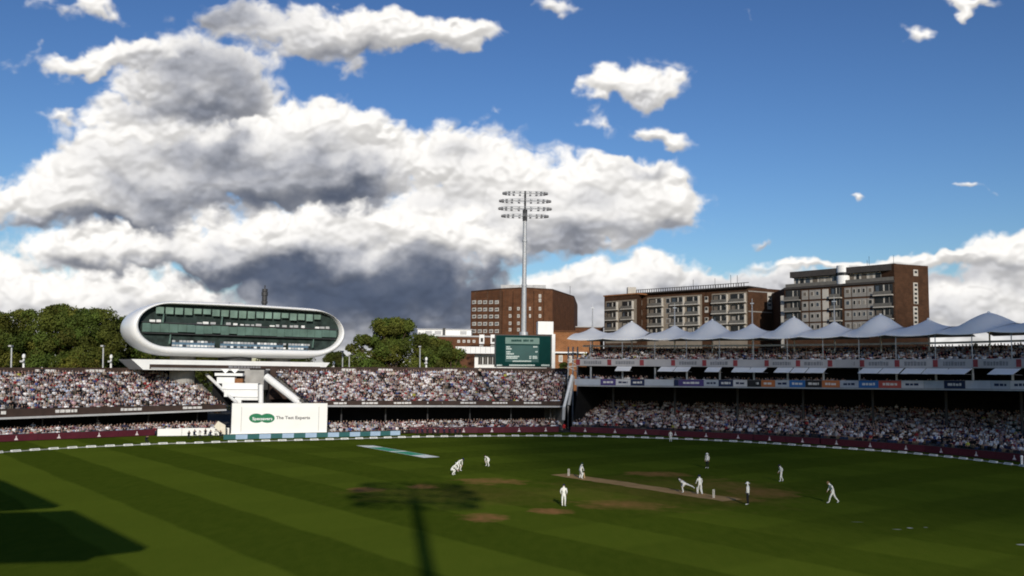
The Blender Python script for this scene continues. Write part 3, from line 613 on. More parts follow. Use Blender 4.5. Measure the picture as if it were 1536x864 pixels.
mb=MB(); mb.loops([oval(*q,e=1.35+.06*min(i,6)) for i,q in enumerate([(18.8,3.55,-1.2,.42,.55),(18.85,3.62,0,.42,.55),(19.05,3.78,.35,.34,.52),(19.3,4.1,.42,.18,.42),(19.6,4.42,.1,.05,.35),(19.85,4.62,-1.0,0,.25),(19.95,4.7,-3,-.05,.1),(19.8,4.6,-6,-.1,0),(19,4.2,-9,-.1,0),(17.2,3.3,-11.2,-.1,0),(13.5,2.0,-12.6,-.1,0),(8,.9,-13.2,-.1,0)])],POD)
shell=mb.build('shell',media,True)
mb=MB(); mb.face(oval(18.84,3.6,-1.15,.42,.55,1.35),mat('dim_interior',(.022,.036,.032),.8,.5,.8)); mb.build('dark_interior',media)  # flat dark panel painted in for the dim depth of the pod
def halfw(w): return 13.9+4.6*max(0,1-((w-.42)/3.62)**2)**.5
def panes(name,z0,z1,n,m,w=1.36,gap=.10,tilt=.02,drop=.15,span=None):
    mb=MB(); lim=min(halfw(z0),halfw(z1))-.1; u=-lim+.55
    while u+w<lim+.55:
        if not span or any(a<u<b for a,b in span):
            zz=z0+random.choice((0,0,0,drop,-drop*.6)); dn=random.uniform(-tilt,tilt)
            a=[mp(u,zz,n+dn),mp(u+w-gap,zz,n+dn),mp(u+w-gap,z1,n+random.uniform(-tilt,tilt)),mp(u,z1,n)]; b=[tuple(Vector(p)-MN*.04) for p in a]
            mb.hexa(a,b,m)
        u+=w
    mb.build(name,media)
panes('upper_glass_band',2.45,3.6,-.25,mat('pale_green_glass',(.17,.25,.20),.25,.3,.5,.5),1.62,.30,.05,.25); panes('glass_band',-.75,.75,-.15,GGLASS,1.5,.05)
panes('mullion_band',.72,.84,-.1,DGLASS,1.5,.02)
def floorplate(name,z,m,th=.12):
    mb=MB(); l=halfw(z)-.3; mb.hexa([mp(.5-l,z,-.3),mp(.5+l,z,-.3),mp(.5+l,z,-1.1),mp(.5-l,z,-1.1)],[mp(.5-l,z+th,-.3),mp(.5+l,z+th,-.3),mp(.5+l,z+th,-1.1),mp(.5-l,z+th,-1.1)],m); mb.build(name,media)
floorplate('floor_plate',.86,DARKST); floorplate('floor_plate',-1.0,DARKST)
for a,b in ((-16.3,-14.6),(-8.2,-5.6),(-3.0,3.3),(5.2,11.6),(14.2,15),(15.2,16.6)):
    u=a
    while u<b:
        w=random.uniform(.4,1.1); h=random.uniform(.18,.5); mb=MB(); mb.hexa([mp(u,.98,-.7),mp(u+w,.98,-.7),mp(u+w,.98,-.9),mp(u,.98,-.9)],[mp(u,.98+h,-.7),mp(u+w,.98+h,-.7),mp(u+w,.98+h,-.9),mp(u,.98+h,-.9)],WHITE if random.random()<.4 else GREYW); mb.build('monitor',media); u+=w+random.uniform(.1,.7)
mb=MB()
for a,b in ((-12.6,-5.2),(-4.2,7.6),(8.6,12.6)):
    mb.hexa([mp(a,-3.3,.05),mp(b,-3.3,.05),mp(b,-3.3,.0),mp(a,-3.3,.0)],[mp(a,-2.15,.05),mp(b,-2.15,.05),mp(b,-2.15,.0),mp(a,-2.15,.0)],BGLASS)
    for zz in (-2.2,-2.95):
        u=a
        while u<b:
            mb.hexa([mp(u,zz-.2,.12),mp(u+.5,zz-.2,.12),mp(u+.5,zz-.2,.06),mp(u,zz-.2,.06)],[mp(u,zz+.14,.12),mp(u+.5,zz+.14,.12),mp(u+.5,zz+.14,.06),mp(u,zz+.14,.06)],random.choice((WHITE,GREYW,GREYW,DARKST))); u+=.62
mb.build('seat_rail',media)
for u in (-14.5,-4.3,13.3,-13.2):
    mb=MB(); z=1.7 if u!=-13.2 and u!=13.3 else -1.9; mb.hexa([mp(u,z-.8,.0),mp(u+.35,z-.8,.0),mp(u+.35,z-.8,-.1),mp(u,z-.8,-.1)],[mp(u+.25,z+.8,.0),mp(u+.4,z+.8,.0),mp(u+.4,z+.8,-.1),mp(u+.25,z+.8,-.1)],GGLASS); mb.build('open_pane',media)
mb=MB(); mb.hexa([mp(-1.5,5,-4),mp(1.5,5,-4),mp(1.5,5,-5.5),mp(-1.5,5,-5.5)],[mp(-1.2,5.35,-4.2),mp(1.2,5.35,-4.2),mp(1.2,5.35,-5.3),mp(-1.2,5.35,-5.3)],GREYW); mb.build('roof_hatch',media)
dk=MB(); dk.hexa([mp(-17.2,-7.23,.2),mp(15.5,-7.23,.2),mp(15.5,-7.23,-9),mp(-17.2,-7.23,-9)],[mp(-19.2,-5.48,.2),mp(17.0,-5.48,.2),mp(17.0,-5.48,-9),mp(-19.2,-5.48,-9)],WHITE); deck=dk.build('deck',media)
k=MB(); k.hexa([mp(-16.2,-7.08,.28),mp(15.0,-7.08,.28),mp(15,-7.08,.12),mp(-16.2,-7.08,.12)],[mp(-16.2,-6.28,.28),mp(15.0,-6.28,.28),mp(15,-6.28,.12),mp(-16.2,-6.28,.12)],FASC); bars_=[];
k.build('dark_band',deck)
k=MB(); k.hexa([mp(-16.0,-7.09,.30),mp(15.0,-7.09,.30),mp(15,-7.09,.27),mp(-16,-7.09,.27)],[mp(-16.0,-6.85,.34),mp(15.0,-6.85,.34),mp(15,-6.85,.28),mp(-16,-6.85,.28)],GREYW); k.build('ledge',deck)
k=MB(); u=-2.6
while u<3.4: w=random.uniform(.3,.8); k.hexa([mp(u,-6.73,.30),mp(u+w,-6.73,.30),mp(u+w,-6.73,.285),mp(u,-6.73,.285)],[mp(u,-6.38,.30),mp(u+w,-6.38,.30),mp(u+w,-6.38,.285),mp(u,-6.38,.285)],LETG); u+=w+.12
k.build('lettering',deck)
for u in (-9,9):
    mb=MB(); mb.tube([mp(u,-18,-5.5),mp(u,-4.2,-5.5)],[2.2,2.2],CONC,20); mb.build('support_tower',media)
mb=MB(); mb.tube([mp(0,-6,-4),mp(0,-4.6,-4)],3.0,DARKST,20); mb.build('neck',media)
a=atY(366,576,166); b=atY(396,555,166); mb=MB(); mb.box(((a.x+b.x)/2,167.6,(a.z+b.z)/2-.5),(b.x-a.x,3,b.z-a.z+1.0),CONC); mb.build('concrete_core',media)
mb=MB(); mb.tube([atY(399.5,565,160),atY(453,607,157)],.62,WHITE,12); mb.build('strut',media)
mb=MB(); mb.tube([atY(391.5,577,159),atY(391.5,607,159)],.42,WHITE,12); mb.build('strut',media)
# white balconies between the stands
bal=thing('balcony_block','white stepped balconies squeezed between the stands below the media pod','balcony block',(-43,162,0))
def pb(name,x0,y0,x1,y1,Y,d,m,parent=bal):
    a=atY(x0,y1,Y); b=atY(x1,y0,Y); mb=MB(); mb.hexa([(a.x,Y,a.z),(b.x,Y,a.z),(b.x,Y+d,a.z),(a.x,Y+d,a.z)],[(a.x,Y,b.z),(b.x,Y,b.z),(b.x,Y+d,b.z),(a.x,Y+d,b.z)],m); return mb.build(name,parent)
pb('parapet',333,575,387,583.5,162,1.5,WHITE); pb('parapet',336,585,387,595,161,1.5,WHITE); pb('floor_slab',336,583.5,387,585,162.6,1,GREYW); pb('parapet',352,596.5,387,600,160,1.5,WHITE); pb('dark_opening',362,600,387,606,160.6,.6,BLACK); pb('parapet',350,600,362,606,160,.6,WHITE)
pb('shelf',322,560,364,563.5,164,1.2,WHITE); pb('wall',325,566,352,575,164,1,WHITE); pb('brown_screen',352,568,364,575,164,1,BRICKO); pb('shade_backing',318,553,398,607,168.5,.3,BLACK); pb('shade_backing',398,556,456,607,170,.3,BLACK)  # near-black sheets added where the gaps below the pod lie in shade
for x in (338,352):
    a=atY(x-7,553.5,165); b=atY(x+7,553.5,165); c=atY(x,560,165); mb=MB(); mb.hexa([a,b,c],[tuple(Vector(p)+Vector((0,.2,0))) for p in (a,b,c)],WHITE); mb.build('triangular_bracket',bal)
mb=MB(); mb.tube([atY(310,562,167),atY(355,604,159)],.28,WHITE,8); mb.build('raking_rail',bal)
e0=FASC_M.trim(846,True); q0=e0.p[-1]; q1=e0.offset(15.6).p[-1]; q1=Vector((q0.x+(q1.x-q0.x),q1.y)); mb=MB()
mb.face([up3(q0,0),up3(q1,0),up3(q1,9.8),up3(q0,4.6)],CONCD); mb.build('end_wall',mid_stand)
a=atY(838,600,188); b=atY(866,600,188); mb=MB(); mb.hexa([(a.x,188,0),(b.x,188,0),(b.x,188.3,0),(a.x,188.3,0)],[(a.x,188,7.2),(b.x,188,7.2),(b.x,188.3,7.2),(a.x,188.3,7.2)],BLACK); mb.build('rear_wall',mid_stand)  # black sheet added to keep the gap between the stands dark
# ------------------------------------------------------------------ sight screen
p0,p1=ground(346.5,655.2),ground(490,653.6); sw=Wall(p0,p1); W_=(sw.b-sw.a).length
screen=thing('sight_screen','big white sight screen with a green twin oval logo and the words The Test Experts','sight screen',tuple(((p0+p1)/2)[:2])+(0,))
_,zt=sw.sz(418,605)
def swb(name,u0,u1,z0,z1,d0,d1,m,parent=None):
    mb=MB(); sw.box(mb,u0,u1,z0,z1,d0,d1,m); return mb.build(name,parent or screen)
WARMW=mat('white_screen_paint',(.82,.81,.77),.6,.03,.5)
swb('body',0,W_,.1,zt,.05,1.4,WARMW); swb('panel',W_*.10,W_*.905,.75,zt-.55,-.03,.08,WARMW); swb('panel_edge',W_*.095,W_*.10,.75,zt-.55,-.06,.06,GREYW); swb('panel_edge',W_*.905,W_*.91,.75,zt-.55,-.06,.06,GREYW); swb('base_rail',-.2,W_+.2,.1,.5,-.35,.03,WARMW)
for x in (.15,.4,.62,.9): swb('wheel',W_*x-.12,W_*x+.12,0.0,.3,-.2,0.0,TYRE)
def sp_(px,py,d): u,z=sw.sz(px,py); return sw.pt(u,z,d)
mb=MB()
for cx in (384.5,401):
    mb.hexa([sp_(cx+11*cos(-2*pi*j/36),627.3+7*sin(-2*pi*j/36),-.035-(.004 if cx>390 else 0)) for j in range(36)],[sp_(cx+11*cos(-2*pi*j/36),627.3+7*sin(-2*pi*j/36),-.05-(.004 if cx>390 else 0)) for j in range(36)],LOGOG)
lg=mb.build('logo',screen)
text_mesh('Specsavers',1,WHITE,'logo_lettering',lg,lambda u,v,d:Vector(sp_(378.5+u*30,630-v*6.0,-.062-d*.1))-screen.location)
text_mesh('The Test Experts',1,INK,'lettering',screen,lambda u,v,d:Vector(sp_(414+u*51,628.6-v*6.4,-.04-d*.1))-screen.location)
# white covers either side of the sight screen
def fence_white(x0,x1,y0,y1,label,yb2=None):
    a,b=ground(x0,y1),ground(x1,yb2 or y1); w=Wall(a,b); L_=(w.b-w.a).length; r=thing('pitch_cover',label,'pitch cover',tuple(((a+b)/2)[:2])+(0,)); n=max(2,int(L_/3))
    _,z=w.sz((x0+x1)/2,y0)
    for i in range(n): mb=MB(); w.box(mb,L_*i/n,L_*(i+1)/n-.05,.05,z+random.uniform(-.06,.06),0,.5,WARMW); mb.build('panel',r)
    mb=MB(); w.box(mb,0,L_,0,.05,.1,.4,TYRE); mb.build('runner',r)
fence_white(236,344,642.5,654.5,'low run of white covers on the grass left of the sight screen',653)
fence_white(491,583,641,650.5,'low run of white covers on the grass right of the sight screen')
a=atY(322,634,150); r=thing('tilted_panel','cream panel tilted on edge beside the left end of the sight screen','panel',(a.x,150,0))
mb=MB(); q=[atY(x,y,150) for x,y in ((321,640),(327,631.5),(338,638),(338,652),(331,650))]; mb.hexa(q,[tuple(p+Vector((0,.25,0))) for p in q],mat('cream_canvas',(.68,.62,.5),.8,.08,2)); mb.build('canvas',r); mb=MB(); mb.tube([atY(329,640,150.4),(a.x+.9,151.4,0)],.04,DARKST,5); mb.build('prop',r)
# ------------------------------------------------------------------ scoreboard
sc=Wall(atY(743,550,192),atY(827,550,193.5)); root=thing('scoreboard','dark green electronic scoreboard standing above the back of the crowd','scoreboard',tuple(atY(785,550,193)[:2])+(0,))
def scb(name,x0,y0,x1,y1,d0,d1,m,parent=root): mb=MB(); sc.pbox(mb,x0,y0,x1,y1,d0,d1,m); return mb.build(name,parent)
scb('casing',742.5,502.5,827,551,.02,1.2,DARKST); face=scb('screen',743.5,503.5,826,549.5,-.02,.05,SCRG); scb('header_panel',758,506.5,809,516,-.05,0,SCRL,face); scb('row_panel',758,518,808,543,-.035,0,mat('screen_row_green',(.012,.065,.062),.4,.1,1),face)
def words(y,h,spans,m,name):
    for x0,x1 in spans:
        mb=MB(); x=x0
        while x<x1-.4:
            w=random.uniform(1.2,2.4); w=min(w,x1-x); sc.pbox(mb,x,y-random.uniform(0,.4),x+w,y+h,-.075,-.03,m); x+=w+.5
        mb.build(name,face)
words(509.5,3,[(767,783),(785,793),(795,800)],SCRG,'header_lettering')
for y,sp2 in ((519.5,[(759.5,765),(800,806)]),(522.5,[(759.5,767.5)]),(527,[(759.5,766),(803,806)]),(530,[(759.5,771)]),(534,[(759.5,779),(794,797),(799,806)]),(536.5,[(759.5,776),(794,797),(799,806)]),(541,[(769,797)])): words(y,1.7,sp2,SCRT,'score_row')
words(547,2,[(745,753),(764,802),(812,824)],SCRT,'footer_lettering')
scb('white_base',745,551,820,557.5,.1,1,WHITE); scb('leg',828,501,833,560,.3,1.5,WHITE); scb('white_tower',808,482,831,501.5,.8,3,WHITE)
mb=MB(); 
for x in (750,785,818): mb.tube([atY(x,556,193.6),(atY(x,556,193.6).x,193.6,8)],.25,STEEL,8)
mb.build('support_frame',root)
# ------------------------------------------------------------------ floodlight masts
LAMPC=mat('lamp_housing',(.19,.19,.20),.5,.1,3)
LAMPG=mat('lamp_glass',(.45,.46,.47),.2,.1,3,.6)
def floodlight(loc,label,H=49.2,yaw=0.0,lamp=.40):
    r=thing('floodlight_mast',label,'floodlight',(0,0,0),0,'slender floodlight masts'); 
    mb=MB(); mb.tube([(0,0,0),(0,0,18.8)],[.95,.78],STEEL,16); mb.tube([(0,0,18.6),(0,0,19.3)],[.95,.9],STEEL,16); mb.tube([(0,0,19),(0,0,H-5.2)],[.56,.40],STEEL,14); mb.tube([(0,0,29),(0,0,29.4)],.6,STEEL,14); mb.tube([(0,0,38.5),(0,0,38.9)],.55,STEEL,14); mb.build('pole',r)
    mb=MB(); mb.tube([(0,0,H-6.2),(0,0,H-3.8)],.5,DARKST,12); mb.tube([(0,0,H-5),(0,0,H+.3)],.22,DARKST,10); mb.build('head_column',r)
    proto=None
    for zi,w in ((H-5.0,4.9),(H-3.4,5.55),(H-1.75,5.4),(H-.1,4.7)):
        mb=MB(); b=1.7; n=44; ring=[(w*math.copysign(abs(cos(2*pi*j/n))**.75,cos(2*pi*j/n)),b*sin(2*pi*j/n),zi) for j in range(n+1)]
        mb.tube(ring,.05,STEEL,5,False); mb.tube([(x,y,z-.35) for x,y,z in ring],.04,STEEL,5,False)
        for j in range(0,n,11): mb.tube([(0,0,zi),ring[j]],.045,STEEL,5)
        mb.tube([(-w,0,zi-.1),(w,0,zi-.1)],.06,STEEL,5); rg=mb.build('lamp_ring',r)
        for j in range(0,n,2):
            x,y,z=ring[j]; a=atan2(y*2.2,x)
            if proto is None:
                k=MB(); k.hexa([(-lamp*.5,-lamp*.4,-lamp*.5),(lamp*.5,-lamp*.55,-lamp*.5),(lamp*.5,lamp*.55,-lamp*.5),(-lamp*.5,lamp*.4,-lamp*.5)],[(-lamp*.4,-lamp*.4,lamp*.4),(lamp*.5,-lamp*.55,lamp*.5),(lamp*.5,lamp*.55,lamp*.5),(-lamp*.4,lamp*.4,lamp*.4)],LAMPC); k.box((lamp*.51,0,0),(.03,lamp*.9,lamp*.8),LAMPG); proto=k.build('lamp',rg); o=proto
            else: o=proto.copy(); COL.objects.link(o); o.parent=rg
            o.location=(x,y,z-.17); o.rotation_euler=(0,0,a)
    r.location=loc; r.rotation_euler=(0,0,yaw); return r
g=atY(785.5,500,195.5); floodlight((g.x,g.y,0),'tall grey floodlight mast with four rings of lamps rising behind the scoreboard')
TH=ground(622,748); hb=45.5/tan(rad(SUN_EL)); floodlight((TH.x-sin(rad(SUN_AZ))*hb,TH.y-cos(rad(SUN_AZ))*hb,0),'tall floodlight mast outside the picture whose shadow lies across the outfield',yaw=rad(-4),lamp=.52)
# ------------------------------------------------------------------ stand to the side of the camera that shades the near left of the field
offs=Vector((SHD.x,SHD.y,0))/-SHD.z
near=thing('grandstand','roofed stand beside the camera, outside the picture, that shades the near left grass','grandstand',(-30,20,0))
ROOFH=19.0
for pts in ([(-110,690),(0,725),(82,762),(20,766),(-110,772)],[(24,772.5),(101,769.5),(213,827),(140,836),(130,842.5),(0,846),(-200,850),(-140,775)]):
    P=[ground(*p)-offs*ROOFH for p in pts]; mb=MB(); mb.hexa([(p.x,p.y,ROOFH) for p in P][::-1],[(p.x,p.y,ROOFH+.5) for p in P][::-1],GREYW); rf=mb.build('roof',near)
    for p in P[:1]:
        c=Vector((sum(q.x for q in P)/len(P)-4,sum(q.y for q in P)/len(P)-1)); k=MB(); k.tube([(c.x,c.y,0),(c.x,c.y,ROOFH)],.3,STEEL,8); k.build('column',near)
# cloud added unseen behind the camera to take sun off the right side
CLM=bpy.data.materials.new('shade_cloud_vapour'); CLM.use_nodes=True; nt=CLM.node_tree; b=nt.nodes['Principled BSDF']; b.inputs['Base Color'].default_value=(.8,.8,.8,1); b.inputs['Roughness'].default_value=1
tr=nt.nodes.new('ShaderNodeBsdfTransparent'); ms=nt.nodes.new('ShaderNodeMixShader'); ms.inputs[0].default_value=.18; nt.links.new(tr.outputs[0],ms.inputs[1]); nt.links.new(b.outputs[0],ms.inputs[2]); nt.links.new(ms.outputs[0],nt.nodes['Material Output'].inputs[0])
S.cycles.transparent_max_bounces=24
rc=random.Random(5); mb=MB()
for k in range(46):
    while True:
        u,v=rc.uniform(-1,1),rc.uniform(-1,1)
        if u*u+v*v<1: break
    p=Vector((130+u*112,140+v*92,8))-SHD*rc.uniform(1050,1250); r_=rc.uniform(15,30); mb.ball(p,(r_*1.3,r_,r_*.8),CLM,14,9)
tag(mb.build('shade_cloud',None,True),kind='stuff')
# ------------------------------------------------------------------ brick hotel behind the scoreboard
def prism(name,parent,plan,z0,z1,m,cap=None):
    mb=MB(); mb.hexa([(p[0],p[1],z0) for p in plan],[(p[0],p[1],z1) for p in plan],m); return mb.build(name,parent)
c0=atY(706.5,438,300); zr=c0.z
def corner(px,py,z):        # the plan point where this pixel's ray reaches height z
    d=ray(px,py); t=(z-CAMH)/d.z; return Vector((d.x*t,d.y*t))
A0=corner(706.5,438.5,zr); A1=corner(752,434.5,zr); A2=corner(786,433,zr); A3=corner(829,435.5,zr); A4=corner(861.5,446,zr)
hotel=thing('brick_hotel','tall red brick hotel block with small pale windows behind the floodlight mast','hotel',(A2.x,A2.y+10,0))
pl=[A0,A1,A2,A3,A4,A4+Vector((4,40)),A0+Vector((4,40))]
prism('wall',hotel,pl,0,zr,BRICK); prism('parapet',hotel,[p+Vector((0,.5)) for p in pl],zr,zr+.5,BRICKD)
w1=Wall(A0,A1); w2=Wall(A1,A2); w3=Wall(A2,A3)
WFR=mat('window_frame_white',(.55,.53,.48),.6,.1,1)
GLS=[DGLASS,DGLASS,mat('bluish_glass',(.05,.06,.075),.15,.3,.5,.5),mat('net_curtain',(.24,.22,.19),.7,.3,1.5),mat('drawn_blind',(.13,.11,.09),.7,.3,1.5)]  # panes drawn at random
gl=lambda:random.choice(GLS)
def window(parent,w,x0,y0,x1,y1,frame=WFR,glass=None,fr=.16,name='window',rec=.0):
    a=w.sz(x0,y1); b=w.sz(x1,y0); u0,z0,u1,z1=a[0],a[1],b[0],b[1]
    mb=MB(); w.box(mb,u0,u1,z0,z1,-.12,.05,frame); f=mb.build(name,parent)
    mb=MB(); mid=(u0+u1)/2; g1=glass or gl(); w.box(mb,u0+fr,mid-fr*.3,z0+fr,z1-fr,-.15,-.11,g1); w.box(mb,mid+fr*.3,u1-fr,z0+fr,z1-fr,-.15,-.11,glass or gl()); mb.build('pane',f)
for y in (450.5,461.5,472,483,494):
    for x in (708.6,717,725,734,742.6):
        window(hotel,w1,x,y,x+5.6,y+5.6,fr=.30)
for y in (460.5,471.5,482.5,492):
    for x in (763.5,776): window(hotel,w2,x,y,x+3.6,y+5,fr=.22)
for y in (441.5,448,460.5,471.5):
    window(hotel,w3,808,y,811.5,y+5,fr=.25)
    if y>455: window(hotel,w3,793.5,y,796,y+5,fr=.25)
for w,xs in ((w1,(753,)),(w2,(769,783)),(w3,(800,815))):
    for x in xs: mb=MB(); w.pbox(mb,x,436.5,x+.8,500,-.14,.02,BRICKD); mb.build('pier',hotel)
for i,x in enumerate((757,772,790,806,811)):
    p=corner(x,434,zr); mb=MB(); mb.box((p.x,p.y+4,zr+.9),(2.5+i%3,2,1.5),GREYW); mb.build('roof_plant',hotel)
p=corner(856,440,zr); mb=MB(); mb.tube([(p.x,p.y+3,zr),(p.x,p.y+3,zr+2.6)],.08,DARKST,5); mb.build('aerial',hotel)
# lower brick wing, white roof boxes, white club building
def block(name,label,cat,x0,x1,yt,Y,depth,m,yb=None,roof=None):
    a=atY(x0,yt,Y); b=atY(x1,yt,Y); z0=0 if yb is None else atY((x0+x1)/2,yb,Y).z
    r=thing(name,label,cat,((a.x+b.x)/2,Y,0)); w=Wall(a,b); z=(a.z+b.z)/2
    mb=MB(); w.box(mb,0,(w.b-w.a).length,z0,z,0,depth,m); mb.build('wall',r)
    if roof: mb=MB(); w.box(mb,-.3,(w.b-w.a).length+.3,z,z+roof[1],-.3,depth+.3,roof[0]); mb.build('roof',r)
    return r,w
r,w=block('brick_building','low red brick wing beside the foot of the brick hotel','brick building',655,748,505.5,275,14,BRICK,None,(GREYW,.4))
for x in (719,736):
    mb=MB(); w.pbox(mb,x,502,x+7.5,516,-.35,.02,WHITE); f=mb.build('dormer',r); mb=MB(); w.pbox(mb,x+2,507,x+5.8,513,-.42,-.34,DGLASS); mb.build('pane',f)
for x in (686,694,701,709): window(r,w,x,510,x+4,514,fr=.2)
for x in (719,736): window(r,w,x,517.5,x+6,523,fr=.3)
r,w=block('rooftop_cabin','long white rooftop cabin above the trees left of the brick hotel','cabin',626.5,707,494.5,290,8,WHITE,507,(GREYW,.25))
for x in (638,652,690): mb=MB(); w.pbox(mb,x,496.5,x+10,502,-.06,.02,GREYW); mb.build('panel',r)
mb=MB(); w.pbox(mb,664,492,668,506,-.4,.3,DARKST); mb.build('flue',r)
r,w=block('white_pavilion','low white building with a white canopy and dark windows left of the scoreboard','club building',712,760,532,215,14,WHITE)
mb=MB(); w.pbox(mb,684,520.5,745,530.5,-2.2,6,WHITE); mb.build('canopy',r)
for k in range(8): mb=MB(); w.pbox(mb,684+k*7.4,521,684.6+k*7.4,530,-2.26,-2.18,GREYW); mb.build('canopy_rib',r)
for x in (717,724.5,732,739): window(r,w,x,534.5,x+7,547,GREYW,DGLASS,.08)
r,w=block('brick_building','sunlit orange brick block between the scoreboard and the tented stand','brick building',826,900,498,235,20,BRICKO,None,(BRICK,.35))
for x,y in ((838,533),(852,534),(866,536)): window(r,w,x,y,x+6,y+10,fr=.25)
mb=MB(); w.pbox(mb,832,528,880,530,-1.2,.02,WHITE); mb.build('balcony_edge',r)
r,w=block('brick_building','small far brick building with a flat roof between hotel and tented stand','brick building',858,905,491,330,15,BRICK,None,(GREYW,.3))
# scaffold stair beside the tented stand
a=atY(862,556,182); r=thing('stair_scaffold','pale scaffold stair at the left end of the tented stand','scaffold',(a.x,182,0)); mb=MB()
for x in (853,860,867):
    p=atY(x,520,182); mb.tube([(p.x,182,0),(p.x,182,p.z)],.09,GREYW,6); mb.tube([(p.x,184,0),(p.x,184,p.z)],.09,GREYW,6)
mb.build('frame',r); mb=MB()
for y in (530,540,550): mb.tube([atY(851,y,182),atY(869,y-1,182)],.08,WHITE,5); mb.tube([atY(852,y,182),atY(868,y+9,182)],.07,WHITE,5)
mb.build('railing',r)
# ------------------------------------------------------------------ apartment blocks
APB=mat('render_beige',(.22,.185,.145),.85,.12,.8); APW=mat('render_white',(.46,.43,.38),.8,.08,.8); APG=mat('render_grey',(.25,.235,.215),.8,.1,.8); RAIL=mat('balcony_glass_rail',(.13,.12,.105),.3,.15,1.2,.5); ROOFD=mat('dark_roof_edge',(.05,.045,.042),.8,.15,1)
def balcony(parent,w,u0,u1,z,h=2.15,slabm=APW,div=None):
    """a balcony: flat dark panel painted for the shaded recess, pale slab, glass rail"""
    mb=MB(); w.box(mb,u0,u1,z+.15,z+h+.55,-.06,.02,DGLASS); b=mb.build('balcony',parent)
    mb=MB(); w.box(mb,u0-.05,u1+.05,z-.12,z+.14,-.95,.01,slabm); mb.build('slab',b)
    mb=MB(); w.box(mb,u0+.05,u1-.05,z+.15,z+1.0,-.92,-.86,RAIL); mb.build('rail',b)
    mb=MB(); w.box(mb,u0+(u1-u0)*.48,u0+(u1-u0)*.55,z+.2,z+h+.4,-.10,-.05,APW); w.box(mb,u0+(u1-u0)*.08,u0+(u1-u0)*random.uniform(.15,.42),z+.2,z+h+.2,-.085,-.05,gl()); w.box(mb,u0+(u1-u0)*.78,u0+(u1-u0)*.81,z+.2,z+h+.4,-.09,-.05,APG); mb.build('door_frame',b)
    if div: mb=MB(); w.box(mb,u1-.25,u1-.05,z+.14,z+h+.5,-.95,-.07,slabm); mb.build('side_screen',b)
# left block: A
zA=atY(1122,431,262).z
B0=corner(957,441.5,zA); B1=corner(1122,431,zA); B2=corner(1170,434.5,zA)
apA=thing('apartment_block','long brown brick apartment block with white framed balconies behind the small tent peaks','apartment block',(B1.x,B1.y,0))
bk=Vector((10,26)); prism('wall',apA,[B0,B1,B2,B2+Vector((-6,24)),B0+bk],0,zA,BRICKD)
wm=Wall(B0,B1); ws=Wall(B1,B2); LW_=(wm.b-wm.a).length
mb=MB(); wm.box(mb,-.6,LW_+.8,zA,zA+.35,-1.1,9,ROOFD)
for i in range(46): u=LW_*i/46; wm.box(mb,u,u+.22,zA+.35,zA+1.2,-1.0,-.9,ROOFD)
wm.box(mb,-.6,LW_+.8,zA+1.2,zA+1.36,-1.1,-.8,ROOFD); mb.build('roof_railing',apA)
zf=[wm.sz(1097,y)[1] for y in (454,470,486,502)]
def bay(w,x0,x1,cols,parent,zs,top):
    u0=w.sz(x0,470)[0]; u1=w.sz(x1,470)[0]; mb=MB(); w.box(mb,u0,u1,zs[-1]-4,top,-.05,.03,APB); mb.build('white_bay',parent)
    for z in zs:
        for a,b,kind in cols:
            p,q=u0+(u1-u0)*a,u0+(u1-u0)*b
            if kind=='b': balcony(parent,w,p,q,z,1.95,APW,True)
            else:
                mb=MB(); w.box(mb,p,q,z+.8,z+2.3,-.14,-.04,GREYW if kind=='w' else BRICKD); f=mb.build('window',parent); mb=MB(); w.box(mb,p+.1,q-.1,z+.9,z+2.2,-.17,-.13,gl()); mb.build('pane',f)
dz=zf[0]-zf[1]; topz=zf[0]+dz-.2
bay(wm,971,1053,[(.03,.31,'b'),(.36,.43,'w'),(.45,.70,'b'),(.73,.97,'b')],apA,zf,topz)
bay(wm,1068,1121,[(.02,.48,'b'),(.53,.98,'b')],apA,zf,topz)
for x in (958.5,1057.5):
    for z in zf:
        u=wm.sz(x,470)[0]; mb=MB(); wm.box(mb,u,u+1.15,z+.5,z+2.2,-.12,.02,APW); f=mb.build('window',apA); mb=MB(); wm.box(mb,u+.15,u+1.0,z+1.2,z+2.05,-.15,-.11,DGLASS); mb.build('pane',f)
mb=MB(); ws.pbox(mb,1151,439,1157.5,464,-.10,.02,APW); f=mb.build('stair_window',apA)
mb=MB()
for y in (444,450,456): ws.pbox(mb,1152,y,1156.5,y+3,-.14,-.09,DGLASS)
mb.build('pane',f); mb=MB(); ws.pbox(mb,1122.5,437.5,1169.5,439,-.07,.02,APG); ws.pbox(mb,1122.5,467.5,1169.5,469,-.07,.02,APG); mb.build('string_course',apA)
for x in (1043,1076,1100,1110): 
    p=corner(x,430,zA); mb=MB(); mb.tube([(p.x,p.y+3,zA),(p.x,p.y+3,zA+random.uniform(2.2,4))],.06,DARKST,4); mb.build('aerial',apA)
# low left wing of block A
zW=atY(907,444,292).z; C0=corner(906.5,445,zW); C1=corner(957,441.2,zW)
apL=thing('apartment_block','small brown brick apartment wing with white balconies right above the leftmost tent peak','apartment block',(C0.x,C0.y,0))
prism('wall',apL,[C0,C1,C1+bk,C0+bk],0,zW,BRICKD); wl=Wall(C0,C1); zl=[wl.sz(930,y)[1] for y in (464.5,480,495.5)]
mb=MB(); wl.box(mb,-.2,(wl.b-wl.a).length,zW,zW+.4,-.3,8,BRICKO); mb.build('parapet',apL)
bay(wl,908.5,955,[(.03,.42,'b'),(.54,.92,'b')],apL,zl,zl[0]+2.9)
p=corner(949,442,zW); mb=MB(); mb.box((p.x,p.y+3,zW+1.3),(2.6,2.6,2.4),APW); mb.build('roof_tank',apL)
